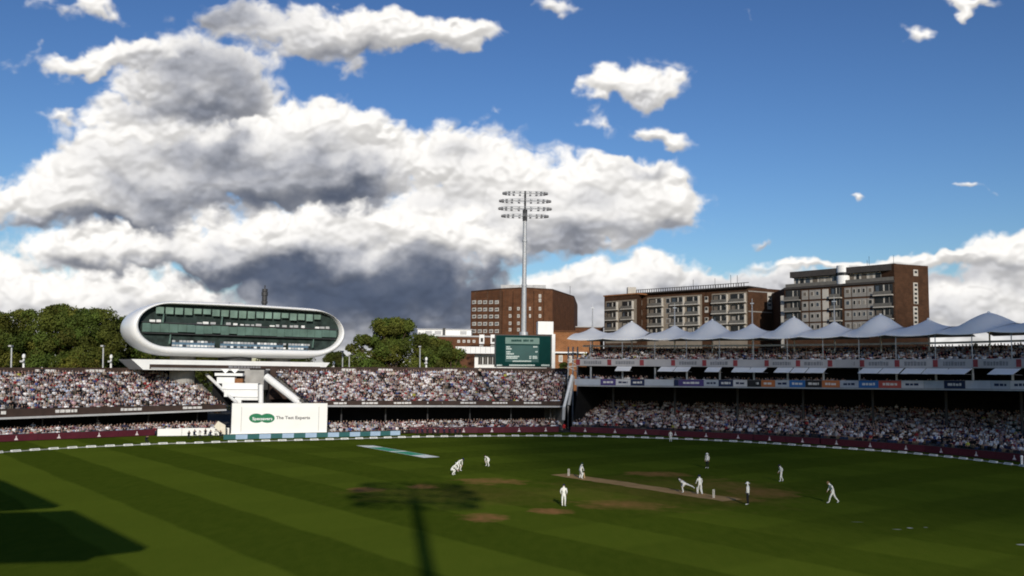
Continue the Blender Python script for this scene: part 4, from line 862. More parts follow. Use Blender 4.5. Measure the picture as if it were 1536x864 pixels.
# right block: B
zB=atY(1342,421,226).z; D0=corner(1176.5,432,zB); D1=corner(1341.5,420.5,zB)
zT=atY(1342,396,226).z; D2=corner(1392,399,zT); D0=Vector((D0.x,D0.y))
apB=thing('apartment_block','tall dark brown apartment block with grey panels and white roof drum, rightmost block','apartment block',(D1.x,D1.y,0))
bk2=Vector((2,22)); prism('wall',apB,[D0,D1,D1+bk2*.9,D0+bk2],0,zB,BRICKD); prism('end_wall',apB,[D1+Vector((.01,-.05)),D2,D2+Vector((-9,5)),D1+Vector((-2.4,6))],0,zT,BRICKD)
wb=Wall(D0,D1); we=Wall(D1+Vector((.01,-.05)),D2); LB=(wb.b-wb.a).length
def ub(x): return wb.sz(x,450)[0]
zfl=[wb.sz(1335,y)[1] for y in (442.5,460.5,478.5,496)]
mb=MB(); wb.box(mb,0,LB,zB-.5,zB+.05,-.35,.02,ROOFD); mb.build('cornice',apB)
ph=MB(); uA,uB=ub(1187),LB-.05; wb.box(ph,uA,uB,zB,zT-1.5,1.4,14,APW); pent=ph.build('penthouse',apB)
mb=MB(); wb.box(mb,uA-.5,uB+.05,zT-1.5,zT+.1,.25,15,ROOFD); mb.build('roof',pent)
k=MB(); u=uA+.6
while u<uB-1.4:
    wd=random.uniform(.7,1.5); wb.box(k,u,u+wd,zB+.5,zT-1.75,1.34,1.42,gl()); u+=wd+random.uniform(.35,.9)
k.build('window',pent)
k=MB(); wb.box(k,.3,LB-.2,zB+.05,zB+.95,.05,.10,RAIL); k.build('rail',pent)
dpt=wb.pt(ub(1262),0,1.2); mb=MB(); zd=wb.sz(1262,398)[1]; mb.tube([(dpt[0],dpt[1],zB),(dpt[0],dpt[1],zd)],1.65,WHITE,24); dr=mb.build('roof_drum',apB); mb=MB()
mb.tube([(dpt[0],dpt[1],zB+2.2),(dpt[0],dpt[1],zB+3.0)],1.69,DGLASS,24,False); mb.build('window_ring',dr)
for z in zfl:
    balcony(apB,wb,ub(1178.5),ub(1201),z,2.2,APG); balcony(apB,wb,ub(1246.5),ub(1263),z,2.2,APW); balcony(apB,wb,ub(1312),ub(1340),z,2.2,APW)
    for x0,x1,kind in ((1203,1212.5,1),(1214.5,1231,2),(1234,1243,0),(1267,1277,1),(1278.5,1300,3),(1301,1311,1)):
        u0,u1=ub(x0),ub(x1); mb=MB(); wb.box(mb,u0,u1,z+.05,z+2.5,-.12,.02,APG if kind!=0 else APW); f=mb.build('window_panel',apB)
        if kind:
            mb=MB()
            for i in range(kind):
                a=u0+(u1-u0)*(i+.22)/kind; b=u0+(u1-u0)*(i+.80)/kind; wb.box(mb,a,b,z+.95,z+2.1,-.18,-.11,APW); wb.box(mb,a+.12,b-.1,z+1.05,z+2.0,-.21,-.17,gl())
            mb.build('window',f)
for y0,y1 in ((404.5,414),(424,456),(460,489)):
    mb=MB(); we.pbox(mb,1370,y0,1376.5,y1,-.10,.02,APW); f=mb.build('stair_window',apB); mb=MB(); y=y0+2
    while y<y1-3: we.pbox(mb,1371.3,y,1375.2,y+3.4,-.14,-.09,DGLASS); y+=6.5
    mb.build('pane',f)
mb=MB(); wb.box(mb,-1.4,-.1,0,zB-2,.3,1.4,APW); mb.build('downpipe_shaft',apB)
for x in (1290,1293,1330): p=wb.pt(ub(x),0,4); mb=MB(); mb.tube([(p[0],p[1],zT),(p[0],p[1],zT+random.uniform(1.8,3))],.05,DARKST,4); mb.build('aerial',apB)
# ------------------------------------------------------------------ far tower
g=atY(397.5,430,1400); r=thing('far_tower','dark cylindrical telecom tower far off above the roof of the media pod','tower',(g.x,1400,0))
z0=0; zt=g.z
mb=MB(); mb.tube([(g.x,1400,0),(g.x,1400,zt-12)],3.4,DARKST,12); mb.build('shaft',r)
for a,b,rr in ((26,22,4.6),(21,15,4.0),(14,8,4.8),(7.4,3.5,4.2)): mb=MB(); mb.tube([(g.x,1400,zt-a),(g.x,1400,zt-b)],rr,DARKST,14); mb.build('drum',r)
mb=MB(); mb.tube([(g.x,1400,zt-4),(g.x,1400,zt+2)],.9,DARKST,6); mb.build('mast',r)
# ------------------------------------------------------------------ poles and cameras on the stands
POLE='slim poles above the stands'
for x,yt,yb,Y,l in ((17.5,519,556,158,'thin grey lamp pole at the far left above the crowd'),(155,519,553,168,'thin grey lamp pole above the left stand in front of the trees'),(514,527,552,186,'thin grey lamp pole beside the right end of the media pod deck'),(524,532,552,186,'short grey lamp pole just right of the taller one by the media pod'),(630,520,556,192,'thin grey lamp pole against the round tree left of the scoreboard')):
    t=atY(x,yt,Y); b=atY(x,yb,Y); r=thing('lamp_pole',l,'lamp pole',(b.x,Y,b.z-2.5),0,POLE); mb=MB(); mb.tube([(b.x,Y,b.z-2.5),(t.x,Y,t.z)],.13,STEEL,8); mb.build('pole',r); mb=MB(); mb.box((t.x,Y-.25,t.z),(.5,.7,.25),GREYW); mb.build('lamp_head',r)
for x,yt,yb,Y,l in ((36,530,560,157,'white camera post at the left end above the crowd'),(167,531,549,168,'white camera post above the left stand beside the lamp pole'),(639.5,535,556,192,'white camera post against the round tree left of the scoreboard'),(500.5,541,551,185,'small white camera post at the right end of the media pod deck')):
    t=atY(x,yt,Y); b=atY(x,yb,Y); r=thing('camera_post',l,'camera post',(b.x,Y,b.z-2),0,'white camera posts above the stands')
    mb=MB(); mb.tube([(b.x,Y,b.z-2),(t.x,Y,t.z-1)],[.2,.16],WHITE,8); mb.build('post',r); mb=MB(); mb.ball((t.x,Y,t.z-.5),(.28,.28,.42),WHITE,10,7); mb.box((t.x,Y-.4,t.z-1.35),(.6,.5,.3),GREYW); mb.build('camera_head',r)
# white post by the boundary at the right edge
g=ground(1533,699); r=thing('marker_post','short white marker post by the boundary at the right edge','post',g); mb=MB(); mb.tube([(g.x,g.y,0),(g.x,g.y,1.1)],.14,WHITE,8); mb.tube([(g.x,g.y,1.1),(g.x,g.y,1.3)],[.2,.12],WHITE,8); mb.build('post',r)
# ------------------------------------------------------------------ trees
LEAF=mat('leaves',(.05,.07,.02),.75,.18,1.2,.2,0,0,'tint')
nt=LEAF.node_tree; b=nt.nodes['Principled BSDF']; tr=nt.nodes.new('ShaderNodeBsdfTranslucent'); mxs=nt.nodes.new('ShaderNodeMixShader'); mxs.inputs[0].default_value=.22; vm=[n for n in nt.nodes if n.type=='VECT_MATH'][0]
nt.links.new(vm.outputs[0],tr.inputs[0]); nt.links.new(b.outputs[0],mxs.inputs[1]); nt.links.new(tr.outputs[0],mxs.inputs[2]); nt.links.new(mxs.outputs[0],nt.nodes['Material Output'].inputs[0])
def tree(label,x,ytop,Y,wpx,seed,dark=1.0,n=9000,group='trees beyond the stands',lean=0,zb=.16,leaf=.48,base=(.082,.105,.017)):
    n=int(n*4.2); rng=np.random.RandomState(seed); t=atY(x,ytop,Y); H=t.z; R=wpx*.60/FP*Y
    r=thing('tree',label,'tree',(t.x,Y,0),0,group)
    mb=MB(); mb.tube([(t.x,Y,0),(t.x+.2,Y,H*.3),(t.x-.1,Y,H*.6)],[R*.075+.15,R*.05+.12,.1],BARK,9)
    nb=58; C=[];Rr=[]
    for i in range(nb):                         # foliage clumps spread through a broad crown
        th=rng.rand()*2*pi; v=rng.rand()**.8; z=H*(zb+(1-zb)*v); prof=max(.30,(1-abs((v-.36)/.70)**2.6))**.5 if v<.97 else .2
        rad_=R*prof*rng.uniform(.2,.80); cr=R*rng.uniform(.26,.44)*(1-.3*v); C.append((rad_*cos(th),rad_*sin(th)*.9,min(z,H-cr*.95))); Rr.append(cr)
    C.append((0,0,H-R*.2)); Rr.append(R*.2)
    C=np.array(C); Rr=np.array(Rr)
    for k in range(0,nb,5): mb.tube([(t.x,Y,H*rng.uniform(.2,.4)),(t.x+C[k,0]*.6,Y+C[k,1]*.6,C[k,2]*.85),(t.x+C[k,0],Y+C[k,1],C[k,2])],[.22,.12,.04],BARK,5)
    mb.build('trunk',r)
    pk=rng.choice(len(C),n,p=Rr**2/(Rr**2).sum()); d=rng.normal(size=(n,3)); d/=np.linalg.norm(d,axis=1)[:,None]; rr=Rr[pk]*rng.uniform(.55,1.08,n)**.6*(1+.22*np.sin(d[:,0]*7+pk)*np.cos(d[:,2]*6+pk))
    P=C[pk]+d*rr[:,None]*np.array([1,1,.82]); nn=d+rng.normal(size=(n,3))*.55; nn/=np.linalg.norm(nn,axis=1)[:,None]
    a=np.cross(nn,rng.normal(size=(n,3))); a/=np.linalg.norm(a,axis=1)[:,None]; bb=np.cross(nn,a); s=(leaf*rng.uniform(.6,1.25,n))[:,None]
    P[:,2]=np.minimum(P[:,2],H+.3)
    V=np.stack([P-a*s*.5,P+bb*s*.32,P+a*s*.5,P-bb*s*.32],1).reshape(-1,3); me=bpy.data.meshes.new('crown')
    me.vertices.add(4*n); me.vertices.foreach_set('co',V.astype('f4').ravel()); me.loops.add(4*n); me.loops.foreach_set('vertex_index',np.arange(4*n,dtype='i4')); me.polygons.add(n); me.polygons.foreach_set('loop_start',np.arange(n,dtype='i4')*4); me.polygons.foreach_set('loop_total',np.full(n,4,'i4')); me.update()
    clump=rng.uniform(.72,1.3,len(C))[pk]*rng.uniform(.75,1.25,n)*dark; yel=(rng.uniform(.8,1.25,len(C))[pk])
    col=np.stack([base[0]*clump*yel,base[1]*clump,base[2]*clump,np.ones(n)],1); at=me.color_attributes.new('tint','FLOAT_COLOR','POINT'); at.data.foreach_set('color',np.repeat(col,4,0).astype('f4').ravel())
    me.materials.append(LEAF); o=bpy.data.objects.new('crown',me); COL.objects.link(o); o.parent=r; return r
tree('olive green tree cut by the left edge of the picture above the crowd',-8,466,205,86,1)
tree('broad olive green tree second from the left edge above the crowd',44,463,212,80,2)
tree('tallest olive green tree of the left clump, its top nearest the sky',93,454.5,206,88,3,n=11000)
tree('olive green tree just left of the nose of the media pod',143,461,203,80,4)
tree('shorter olive green tree half hidden by the nose of the media pod',184,473,209,84,5,.9)
tree('low yellow green bushy tree in front of the left clump, behind the crowd',112,528,192,70,6,1.15,5000,base=(.10,.105,.015))
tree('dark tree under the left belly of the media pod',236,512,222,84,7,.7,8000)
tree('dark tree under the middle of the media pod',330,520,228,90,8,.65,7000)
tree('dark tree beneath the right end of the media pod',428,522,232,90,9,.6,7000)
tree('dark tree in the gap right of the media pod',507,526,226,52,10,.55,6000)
tree('big round sunlit tree right of the media pod',590,476,208,78,12,1.1,11000,zb=.14)
tree('smaller sunlit tree sloping down right of the big round one',634,499,211,72,13,1.0,8000,zb=.12)
tree('low sunlit tree right of the media pod at the foot of the big round one',550,501,204,66,14,1.1,7000,zb=.1)
tree('low sunlit tree left of the white club building canopy',676,521,207,56,15,1.0,6000,zb=.1)
tree('bushy sunlit tree filling the slope between the two right hand trees by the pod',658,509,215,64,17,1.0,7000,zb=.1)
tree('small tree between the scoreboard and the orange brick block',846,543,205,22,16,.9,2000,zb=.1,leaf=.4)
# ------------------------------------------------------------------ people
cl=lambda n,c,v=.12:mat(n,c,.85,v,6,.15)
SKIN=cl('skin',(.46,.27,.19)); WCLOTH=cl('cricket_whites',(.74,.73,.68),.16); BLKCL=cl('black_trousers',(.014,.014,.017)); SHOE=cl('white_shoes',(.6,.6,.58)); DSHOE=cl('dark_shoes',(.02,.02,.02)); NAVYC=cl('navy_cloth',(.012,.018,.05)); HAIRD=cl('dark_hair',(.022,.015,.011)); HAIRF=cl('fair_hair',(.22,.14,.07)); HAIRG=cl('grey_hair',(.33,.32,.30)); PADW=cl('pad_white',(.78,.78,.75),.04); GREENH=cl('dark_helmet',(.02,.045,.035)); WOOD=mat('willow',(.50,.36,.19),.6,.12,3,.3,0,0,None,(1,1,.2)); STUMPW=mat('stump_paint',(.72,.68,.60),.5,.1,3); DARKC=cl('dark_jacket',(.02,.021,.025)); STRAW=cl('straw_hat',(.60,.50,.33)); TAN=cl('tan_trousers',(.22,.17,.11)); DENIM=cl('denim',(.04,.06,.12)); EYE=mat('eye',(.02,.02,.02),.3,.1,5)
BONES=[('pelvis','spine'),('spine','chest'),('chest','neck'),('neck','head'),('head','crown')]+[(a+s,b+s) for s in 'LR' for a,b in (('sh','el'),('el','wr'),('hip','kn'),('kn','an'),('an','to'))]+[('chest','shL'),('chest','shR'),('pelvis','hipL'),('pelvis','hipR')]
RADI=dict(pelvis=.150,spine=.140,chest=.155,neck=.058,head=.088,crown=.080,sh=.075,el=.050,wr=.034,hip=.108,kn=.068,an=.046,to=.040)
def figure_mesh(name,J,mats,sub=1,fingers=True):
    """one continuous skinned body from joints; mats: shirt, legs, skin, shoes, sleeve"""
    J={k:Vector(v) for k,v in J.items()}; names=list(J); names.remove('pelvis'); names=['pelvis']+names
    me=bpy.data.meshes.new(name); me.from_pydata([J[n] for n in names],[(names.index(a),names.index(b)) for a,b in BONES],[])
    o=bpy.data.objects.new(name,me); COL.objects.link(o)
    md=o.modifiers.new('skin','SKIN'); md.use_smooth_shade=True; md.branch_smoothing=.4
    for i,n in enumerate(names):
        r=RADI.get(n,RADI.get(n[:-1],.05)); fl=(.80 if n in('pelvis','spine','chest') else 1)
        v=me.skin_vertices[0].data[i]; v.radius=(r*1.15 if n in('pelvis','spine','chest') else r,r*fl); v.use_root=(i==0)
    if sub: s_=o.modifiers.new('sub','SUBSURF'); s_.levels=sub; s_.render_levels=sub
    bpy.context.view_layer.update()
    out=bpy.data.meshes.new_from_object(o.evaluated_get(bpy.context.evaluated_depsgraph_get())); bpy.data.objects.remove(o); bpy.data.meshes.remove(me)
    out.name=name; out.materials.clear(); ml=[mats['shirt'],mats['legs'],mats['skin'],mats['shoes'],EYE,mats.get('sleeve',mats['shirt'])]
    for m in ml: out.materials.append(m)
    reg={}
    for a,b in BONES:
        k=a.rstrip('LR'); reg[(a,b)]=2 if a in('neck','head') else 5 if k=='el' else 3 if k=='an' else 1 if k in('hip','kn') or b.startswith('hip') else 0
    for p in out.polygons:
        c=p.center; best=9;bi=0
        for (a,b),m in reg.items():
            u=J[b]-J[a]; t=max(0,min(1,(c-J[a]).dot(u)/max(u.length_squared,1e-6))); d=(c-J[a]-u*t).length/(1.6 if m==0 and a in('spine','chest','pelvis') else 1)
            if d<best: best=d;bi=m
        p.material_index=bi
    bm=bmesh.new(); bm.from_mesh(out)
    def seg(a,b,ra,rb,mi):
        a,b=Vector(a),Vector(b); t=(b-a).normalized(); q=t.orthogonal().normalized(); w=t.cross(q)
        A=[bm.verts.new(a+(q*x+w*y)*ra) for x,y in((1,0),(0,1),(-1,0),(0,-1))]; B=[bm.verts.new(b+(q*x+w*y)*rb) for x,y in((1,0),(0,1),(-1,0),(0,-1))]
        for i in range(4): f=bm.faces.new((A[i],A[(i+1)%4],B[(i+1)%4],B[i])); f.material_index=mi; f.smooth=True
        f=bm.faces.new(B); f.material_index=mi
    if fingers:
        for s in 'LR':
            d=(J['wr'+s]-J['el'+s]).normalized(); w=J['wr'+s]; side=d.cross(Vector((1,0,.3))).normalized(); pal=d.cross(side)
            seg(w,w+d*.085,.036,.042,2)
            for k,l in zip((-1.5,-.5,.5,1.5),(.066,.078,.072,.056)):
                a=w+d*.08+side*k*.019; b=a+d*l*.55+pal*.008; seg(a,b,.011,.010,2); seg(b,b+d*l*.40+pal*.030,.010,.007,2)
            a=w+d*.03+side*.036; b=a+d*.035+side*.030; seg(a,b,.013,.011,2); seg(b,b+d*.032+side*.004,.011,.008,2)
    h=J['head'].lerp(J['crown'],.35); u=(J['crown']-J['head']).normalized(); f=(Vector((1,0,0))-u*u.x).normalized(); sd=u.cross(f)
    if J.get('face'): f=(J['face']-u*u.dot(J['face'])).normalized(); sd=u.cross(f)
    seg(h+f*.075+u*.025,h+f*.115-u*.012,.010,.018,2)
    seg(h+f*.075-u*.05-sd*.02,h+f*.088-u*.05+sd*.02,.010,.010,4)
    for k in(-1,1): seg(h+sd*k*.075+u*.02,h+sd*k*.098+u*.015,.026,.02,2); seg(h+f*.07+sd*k*.034+u*.03,h+f*.092+sd*k*.034+u*.03,.012,.009,4)
    bm.to_mesh(out); bm.free(); return out,(J['head'].lerp(J['crown'],.6),u,f,sd)
def headgear(kind,hd,m,parent,name):
    c,u,f,sd=hd; mb=MB(); P=lambda a,b,d:c+f*a+sd*b+u*d
    def dome(rx,ry,rz,lo=0.0,off=0.0):
        L=[]
        for i in range(6):
            t=lo+(pi/2-lo)*min(.985,i/5); L.append([P(off+rx*cos(t)*cos(2*pi*j/14),ry*cos(t)*sin(2*pi*j/14),rz*sin(t)) for j in range(14)])
        mb.loops(L,m,True,True)
    if kind=='hair': dome(.112,.106,.118,-.25,-.016)
    if kind=='cap': dome(.116,.110,.112,-.1); mb.hexa([P(.09,-.07,.0),P(.19,-.05,-.01),P(.19,.05,-.01),P(.09,.07,.0)],[P(.09,-.07,.015),P(.19,-.05,.003),P(.19,.05,.003),P(.09,.07,.015)],m)
    if kind=='hat':
        dome(.112,.108,.118,0); mb.loops([[P(r*cos(2*pi*j/16),r*sin(2*pi*j/16),z) for j in range(16)] for r,z in((.10,.02),(.20,-.012),(.20,-.02),(.10,.0))],m)
    if kind=='helmet':
        dome(.13,.125,.13,-.45); mb.hexa([P(.10,-.08,.03),P(.2,-.05,.02),P(.2,.05,.02),P(.10,.08,.03)],[P(.10,-.08,.045),P(.2,-.05,.03),P(.2,.05,.03),P(.10,.08,.045)],m)
        for z in(-.04,-.08,-.12): mb.tube([P(.02,-.125,z),P(.13,-.08,z),P(.16,0,z),P(.13,.08,z),P(.02,.125,z)],.008,STEEL,4)
    return mb.build(name,parent,True)
STAND=dict(pelvis=(0,0,.95),spine=(0,0,1.14),chest=(.01,0,1.36),neck=(.0,0,1.53),head=(.02,0,1.61),crown=(.03,0,1.72),shL=(0,.19,1.44),elL=(-.03,.26,1.16),wrL=(.06,.25,.92),shR=(0,-.19,1.44),elR=(-.03,-.26,1.16),wrR=(.06,-.25,.92),hipL=(0,.095,.91),knL=(.03,.12,.50),anL=(-.01,.13,.09),toL=(.17,.16,.045),hipR=(0,-.095,.91),knR=(.03,-.12,.50),anR=(-.01,-.13,.09),toR=(.17,-.16,.045))
def pose(**k): d=dict(STAND); d.update(k); return d
CROUCH=pose(pelvis=(-.18,0,.58),spine=(-.05,0,.74),chest=(.12,0,.90),neck=(.26,0,1.00),head=(.33,0,1.05),crown=(.38,0,1.15),shL=(.15,.19,.94),elL=(.26,.22,.68),wrL=(.42,.12,.52),shR=(.15,-.19,.94),elR=(.26,-.22,.68),wrR=(.42,-.12,.52),hipL=(-.18,.11,.55),knL=(.16,.26,.46),anL=(-.05,.25,.09),toL=(.13,.29,.045),hipR=(-.18,-.11,.55),knR=(.16,-.26,.46),anR=(-.05,-.25,.09),toR=(.13,-.29,.045))
BEND=pose(pelvis=(-.20,0,.80),spine=(-.06,0,.93),chest=(.12,0,1.04),neck=(.27,0,1.10),head=(.34,0,1.13),crown=(.41,0,1.21),shL=(.14,.20,1.07),elL=(.16,.27,.80),wrL=(.17,.22,.56),shR=(.14,-.20,1.07),elR=(.16,-.27,.80),wrR=(.17,-.22,.56),hipL=(-.18,.12,.77),knL=(.06,.24,.46),anL=(-.08,.28,.09),toL=(.10,.31,.045),hipR=(-.18,-.12,.77),knR=(.06,-.24,.46),anR=(-.08,-.28,.09),toR=(.10,-.31,.045))
WALK=pose(pelvis=(0,0,.90),spine=(.06,0,1.08),chest=(.17,0,1.28),neck=(.27,0,1.42),head=(.34,0,1.46),crown=(.41,0,1.54),shL=(.17,.18,1.35),elL=(.08,.23,1.09),wrL=(.22,.20,.89),shR=(.19,-.18,1.35),elR=(.22,-.23,1.08),wrR=(.36,-.18,.90),hipL=(0,.09,.87),knL=(.24,.10,.52),anL=(.36,.11,.09),toL=(.53,.12,.05),hipR=(0,-.09,.87),knR=(-.14,-.10,.48),anR=(-.44,-.11,.12),toR=(-.30,-.12,.045))
AMBLE=pose(pelvis=(0,0,.92),chest=(.08,0,1.33),spine=(.03,0,1.11),neck=(.12,0,1.48),head=(.16,0,1.55),crown=(.20,0,1.65),shL=(.08,.19,1.41),shR=(.08,-.19,1.41),knL=(.16,.10,.50),anL=(.16,.11,.09),toL=(.33,.13,.045),knR=(-.08,-.10,.48),anR=(-.28,-.11,.10),toR=(-.13,-.13,.045),wrL=(.20,.22,.95),wrR=(.18,-.24,.92))
BOWL=pose(pelvis=(0,0,.80),spine=(.16,0,.88),chest=(.36,0,.98),neck=(.52,.02,1.08),head=(.60,.02,1.12),crown=(.69,.02,1.18),shL=(.38,.19,1.03),elL=(.20,.34,1.02),wrL=(.0,.40,1.12),shR=(.40,-.18,1.00),elR=(.50,-.20,.74),wrR=(.40,-.02,.54),hipL=(.02,.09,.78),knL=(.20,.08,.46),anL=(.08,.07,.09),toL=(.26,.09,.045),hipR=(-.03,-.09,.80),knR=(-.42,-.12,.72),anR=(-.85,-.16,.62),toR=(-.98,-.16,.50))
BAT=pose(pelvis=(-.04,0,.88),spine=(.0,0,1.06),chest=(.07,0,1.24),neck=(.12,0,1.38),head=(.15,0,1.44),crown=(.17,.01,1.55),shL=(.08,.20,1.30),elL=(.24,.18,1.08),wrL=(.30,.02,.93),shR=(.06,-.18,1.28),elR=(.16,-.26,1.02),wrR=(.28,-.06,.84),hipL=(-.04,.12,.85),knL=(.10,.22,.50),anL=(-.02,.26,.09),toL=(.17,.29,.045),hipR=(-.04,-.12,.85),knR=(.08,-.20,.48),anR=(-.04,-.24,.09),toR=(.15,-.27,.045),face=(.35,.94,0))
RUN=pose(pelvis=(-.03,0,.92),chest=(.05,0,1.33),spine=(.0,0,1.12),neck=(.06,0,1.49),head=(.10,0,1.56),crown=(.12,0,1.67),shL=(.05,.19,1.40),shR=(.05,-.19,1.40),elL=(.16,.25,1.14),wrL=(.32,.20,1.02),elR=(.06,-.28,1.12),wrR=(.22,-.25,.90),knL=(.15,.12,.50),anL=(.12,.13,.09),toL=(.29,.15,.045),knR=(-.04,-.12,.49),anR=(-.20,-.13,.09),toR=(-.05,-.15,.045))
W_=dict(shirt=WCLOTH,legs=WCLOTH,skin=SKIN,shoes=SHOE)
UM=dict(shirt=WCLOTH,legs=BLKCL,skin=SKIN,shoes=SHOE,sleeve=WCLOTH)
def player(px,py,P,yaw,label,hat='cap',hm=None,mats=W_,scale=1.0,pads=False,group='cricketers on the field'):
    g=ground(px,py); me,hd=figure_mesh('person',P,mats,1); o=bpy.data.objects.new('person',me); COL.objects.link(o); tag(o,label,'person',group)
    headgear(hat,hd,hm or NAVYC,o,{'hair':'hair','cap':'cap','hat':'sun_hat','helmet':'helmet'}[hat])
    if pads:
        for s in 'LR':
            k,a=Vector(P['kn'+s]),Vector(P['an'+s]); f=Vector((.05,0,0)); mb=MB(); L=[]
            for t,w in((-.35,.085),(0,.10),(.35,.09),(.95,.075)):
                c=k.lerp(a,t)+f; L.append([tuple(c+Vector((cos(q)*w*.75,sin(q)*w,0))) for q in [-pi/2+pi*j/8 for j in range(9)]]+[tuple(c+Vector((-.02,w*.9,0))),tuple(c+Vector((-.02,-w*.9,0)))])
            mb.loops(L,PADW,True,True); mb.build('pad',o,True)
            w=Vector(P['wr'+s]); d=(w-Vector(P['el'+s])).normalized(); mb=MB(); mb.tube([w-d*.03,w+d*.05,w+d*.11],[.045,.056,.045],PADW,8); mb.build('glove',o,True)
    o.location=(g.x,g.y,.005); o.rotation_euler=(0,0,yaw); o.scale=(scale,)*3; return o
PA_=atan2(PD.y,PD.x)            # from the striker's end to the bowler's
player(680,712.5,CROUCH,rad(-12),'crouching fielder in whites with a pale hat, nearer of the huddled pair','hat',PADW,scale=1.08)
player(689,707,BEND,rad(-25),'bent over fielder in whites behind the crouching one with the pale hat','cap',scale=1.12)
player(731,699.5,BEND,rad(-150),'slip fielder in whites bending alone between the huddled pair and the striker','hair',HAIRD)
st=player(871,718,BAT,PA_+rad(75),'batsman in whites, pads and dark helmet beside the far wicket','helmet',GREENH,pads=True)
player(845.5,760,pose(wrL=(.10,.20,.98),wrR=(.12,-.20,.98),anL=(-.04,.10,.09),toL=(.13,.12,.045),anR=(.03,-.10,.09)),rad(82),'fielder in whites and dark cap seen from behind, nearest the camera left of the pitch','cap',scale=1.0)
player(1006,662.5,STAND,rad(-100),'small far fielder in whites standing right by the boundary cushions under the tented stand','hair',HAIRF,scale=.98)
player(1061,702.5,STAND,rad(-140),'umpire in white jacket, black trousers and pale hat standing far behind the bowler','hat',PADW,UM,.98)
player(1027,740,BOWL,PA_+pi,'bowler in whites bending forward with his back leg kicked out in follow through','hair',HAIRD,scale=1.06)
player(1050,742,RUN,PA_+rad(165),'batsman in whites and dark helmet walking out of his crease beside the bowler','helmet',NAVYC,pads=True)
player(1122,757.5,pose(wrL=(.14,.08,.96),wrR=(.14,-.08,.96),elL=(-.02,.28,1.14),elR=(-.02,-.28,1.14)),rad(150),'umpire in white top and black trousers standing behind the near wicket','hat',PADW,UM,1.06)
player(1172,722.5,AMBLE,rad(195),'fielder in whites and dark cap walking, between the near umpire and the tented stand','cap',scale=1.0)
player(1250,755,WALK,rad(178),'striding fielder in whites with lowered head, farthest right on the field','hair',HAIRF,scale=1.13)
def bat(loc,top,label):
    a,b=Vector(loc),Vector(top); d=(b-a).normalized(); s_=d.cross(Vector((0,1,.2))).normalized(); t=d.cross(s_); r=thing('cricket_bat',label,'cricket bat',a,0,'cricket bats'); mb=MB()
    P=lambda l,x,y:tuple(a+d*l+s_*x+t*y); mb.hexa([P(0,-.05,-.012),P(0,.05,-.012),P(0,.05,.012),P(0,0,.03),P(0,-.05,.012)],[P(.55,-.054,-.012),P(.55,.054,-.012),P(.55,.054,.014),P(.55,0,.028),P(.55,-.054,.014)],WOOD); mb.build('blade',r)
    mb=MB(); mb.tube([a+d*.54,a+d*.86],[.022,.018],DARKC,8); mb.build('handle',r)
def world(o,v): return Matrix.Translation(o.location)@Matrix.Rotation(o.rotation_euler.z,4,'Z')@Vector(v)
bpy.context.view_layer.update()
bat(world(st,(.42,-.06,.06)),world(st,(.29,-.03,.90)),'wooden bat grounded in the hands of the batsman by the far wicket')
g=ground(1046.5,741); bat((g.x-.12,g.y-.05,.20),(g.x+.10,g.y+.10,.98),'wooden bat carried by the helmeted batsman near the bowler')
def wicket(px,py,label):
    g=ground(px,py); r=thing('wicket',label,'wicket',(0,0,0),0,'wickets'); 
    for k in(-1,0,1): mb=MB(); mb.tube([(k*.105,0,0),(k*.105,0,.70),(k*.105,0,.715)],[.022,.022,.015],STUMPW,8); mb.build('stump',r)
    for k in(-.5,.5): mb=MB(); mb.tube([(k*.105-.05,0,.725),(k*.105+.05,0,.725)],.012,STUMPW,6); mb.build('bail',r)
    r.location=(g.x,g.y,.004); r.rotation_euler=(0,0,atan2(PN.y,PN.x))
wicket(853,714,'pale wooden wicket at the far left end of the pitch'); wicket(1070.5,747,'pale wooden wicket at the near right end of the pitch')
# ------------------------------------------------------------------ photographers and stewards by the boundary
SIT=pose(pelvis=(0,0,.48),spine=(.02,0,.66),chest=(.05,0,.86),neck=(.07,0,1.02),head=(.10,0,1.10),crown=(.11,0,1.21),shL=(.05,.19,.94),elL=(.14,.25,.70),wrL=(.34,.16,.60),shR=(.05,-.19,.94),elR=(.14,-.25,.70),wrR=(.34,-.16,.60),hipL=(.04,.10,.46),knL=(.46,.13,.50),anL=(.42,.13,.09),toL=(.58,.15,.045),hipR=(.04,-.10,.46),knR=(.46,-.13,.50),anR=(.42,-.13,.09),toR=(.58,-.15,.045))
PHOTO=dict(SIT); PHOTO.update(elL=(.20,.24,.86),wrL=(.34,.10,1.05),elR=(.20,-.24,.86),wrR=(.32,-.10,1.05))
DK=dict(shirt=DARKC,legs=DARKC,skin=SKIN,shoes=DSHOE); NV=dict(shirt=NAVYC,legs=DARKC,skin=SKIN,shoes=DSHOE); LT=dict(shirt=WCLOTH,legs=DARKC,skin=SKIN,shoes=DSHOE)
ph=[figure_mesh('person',PHOTO,m,1) for m in(DK,NV,LT)]; pst=[figure_mesh('person',STAND,m,1) for m in(DK,NV)]
hk={}
def bystander(px,py,src,yaw,label,group,hat,hm):
    me,hd=src; g=ground(px,py); o=bpy.data.objects.new('person',me); COL.objects.link(o); tag(o,label,'person',group)
    key=(me.name,hat,hm.name)
    if key not in hk: hk[key]=headgear(hat,hd,hm,o,{'hair':'hair','cap':'cap','hat':'sun_hat'}[hat])
    else: c=hk[key].copy(); COL.objects.link(c); c.parent=o
    o.location=(g.x,g.y,.0); o.rotation_euler=(0,0,yaw); return o
G1='photographers left of the sight screen'; G2='photographers in front of the middle stand'
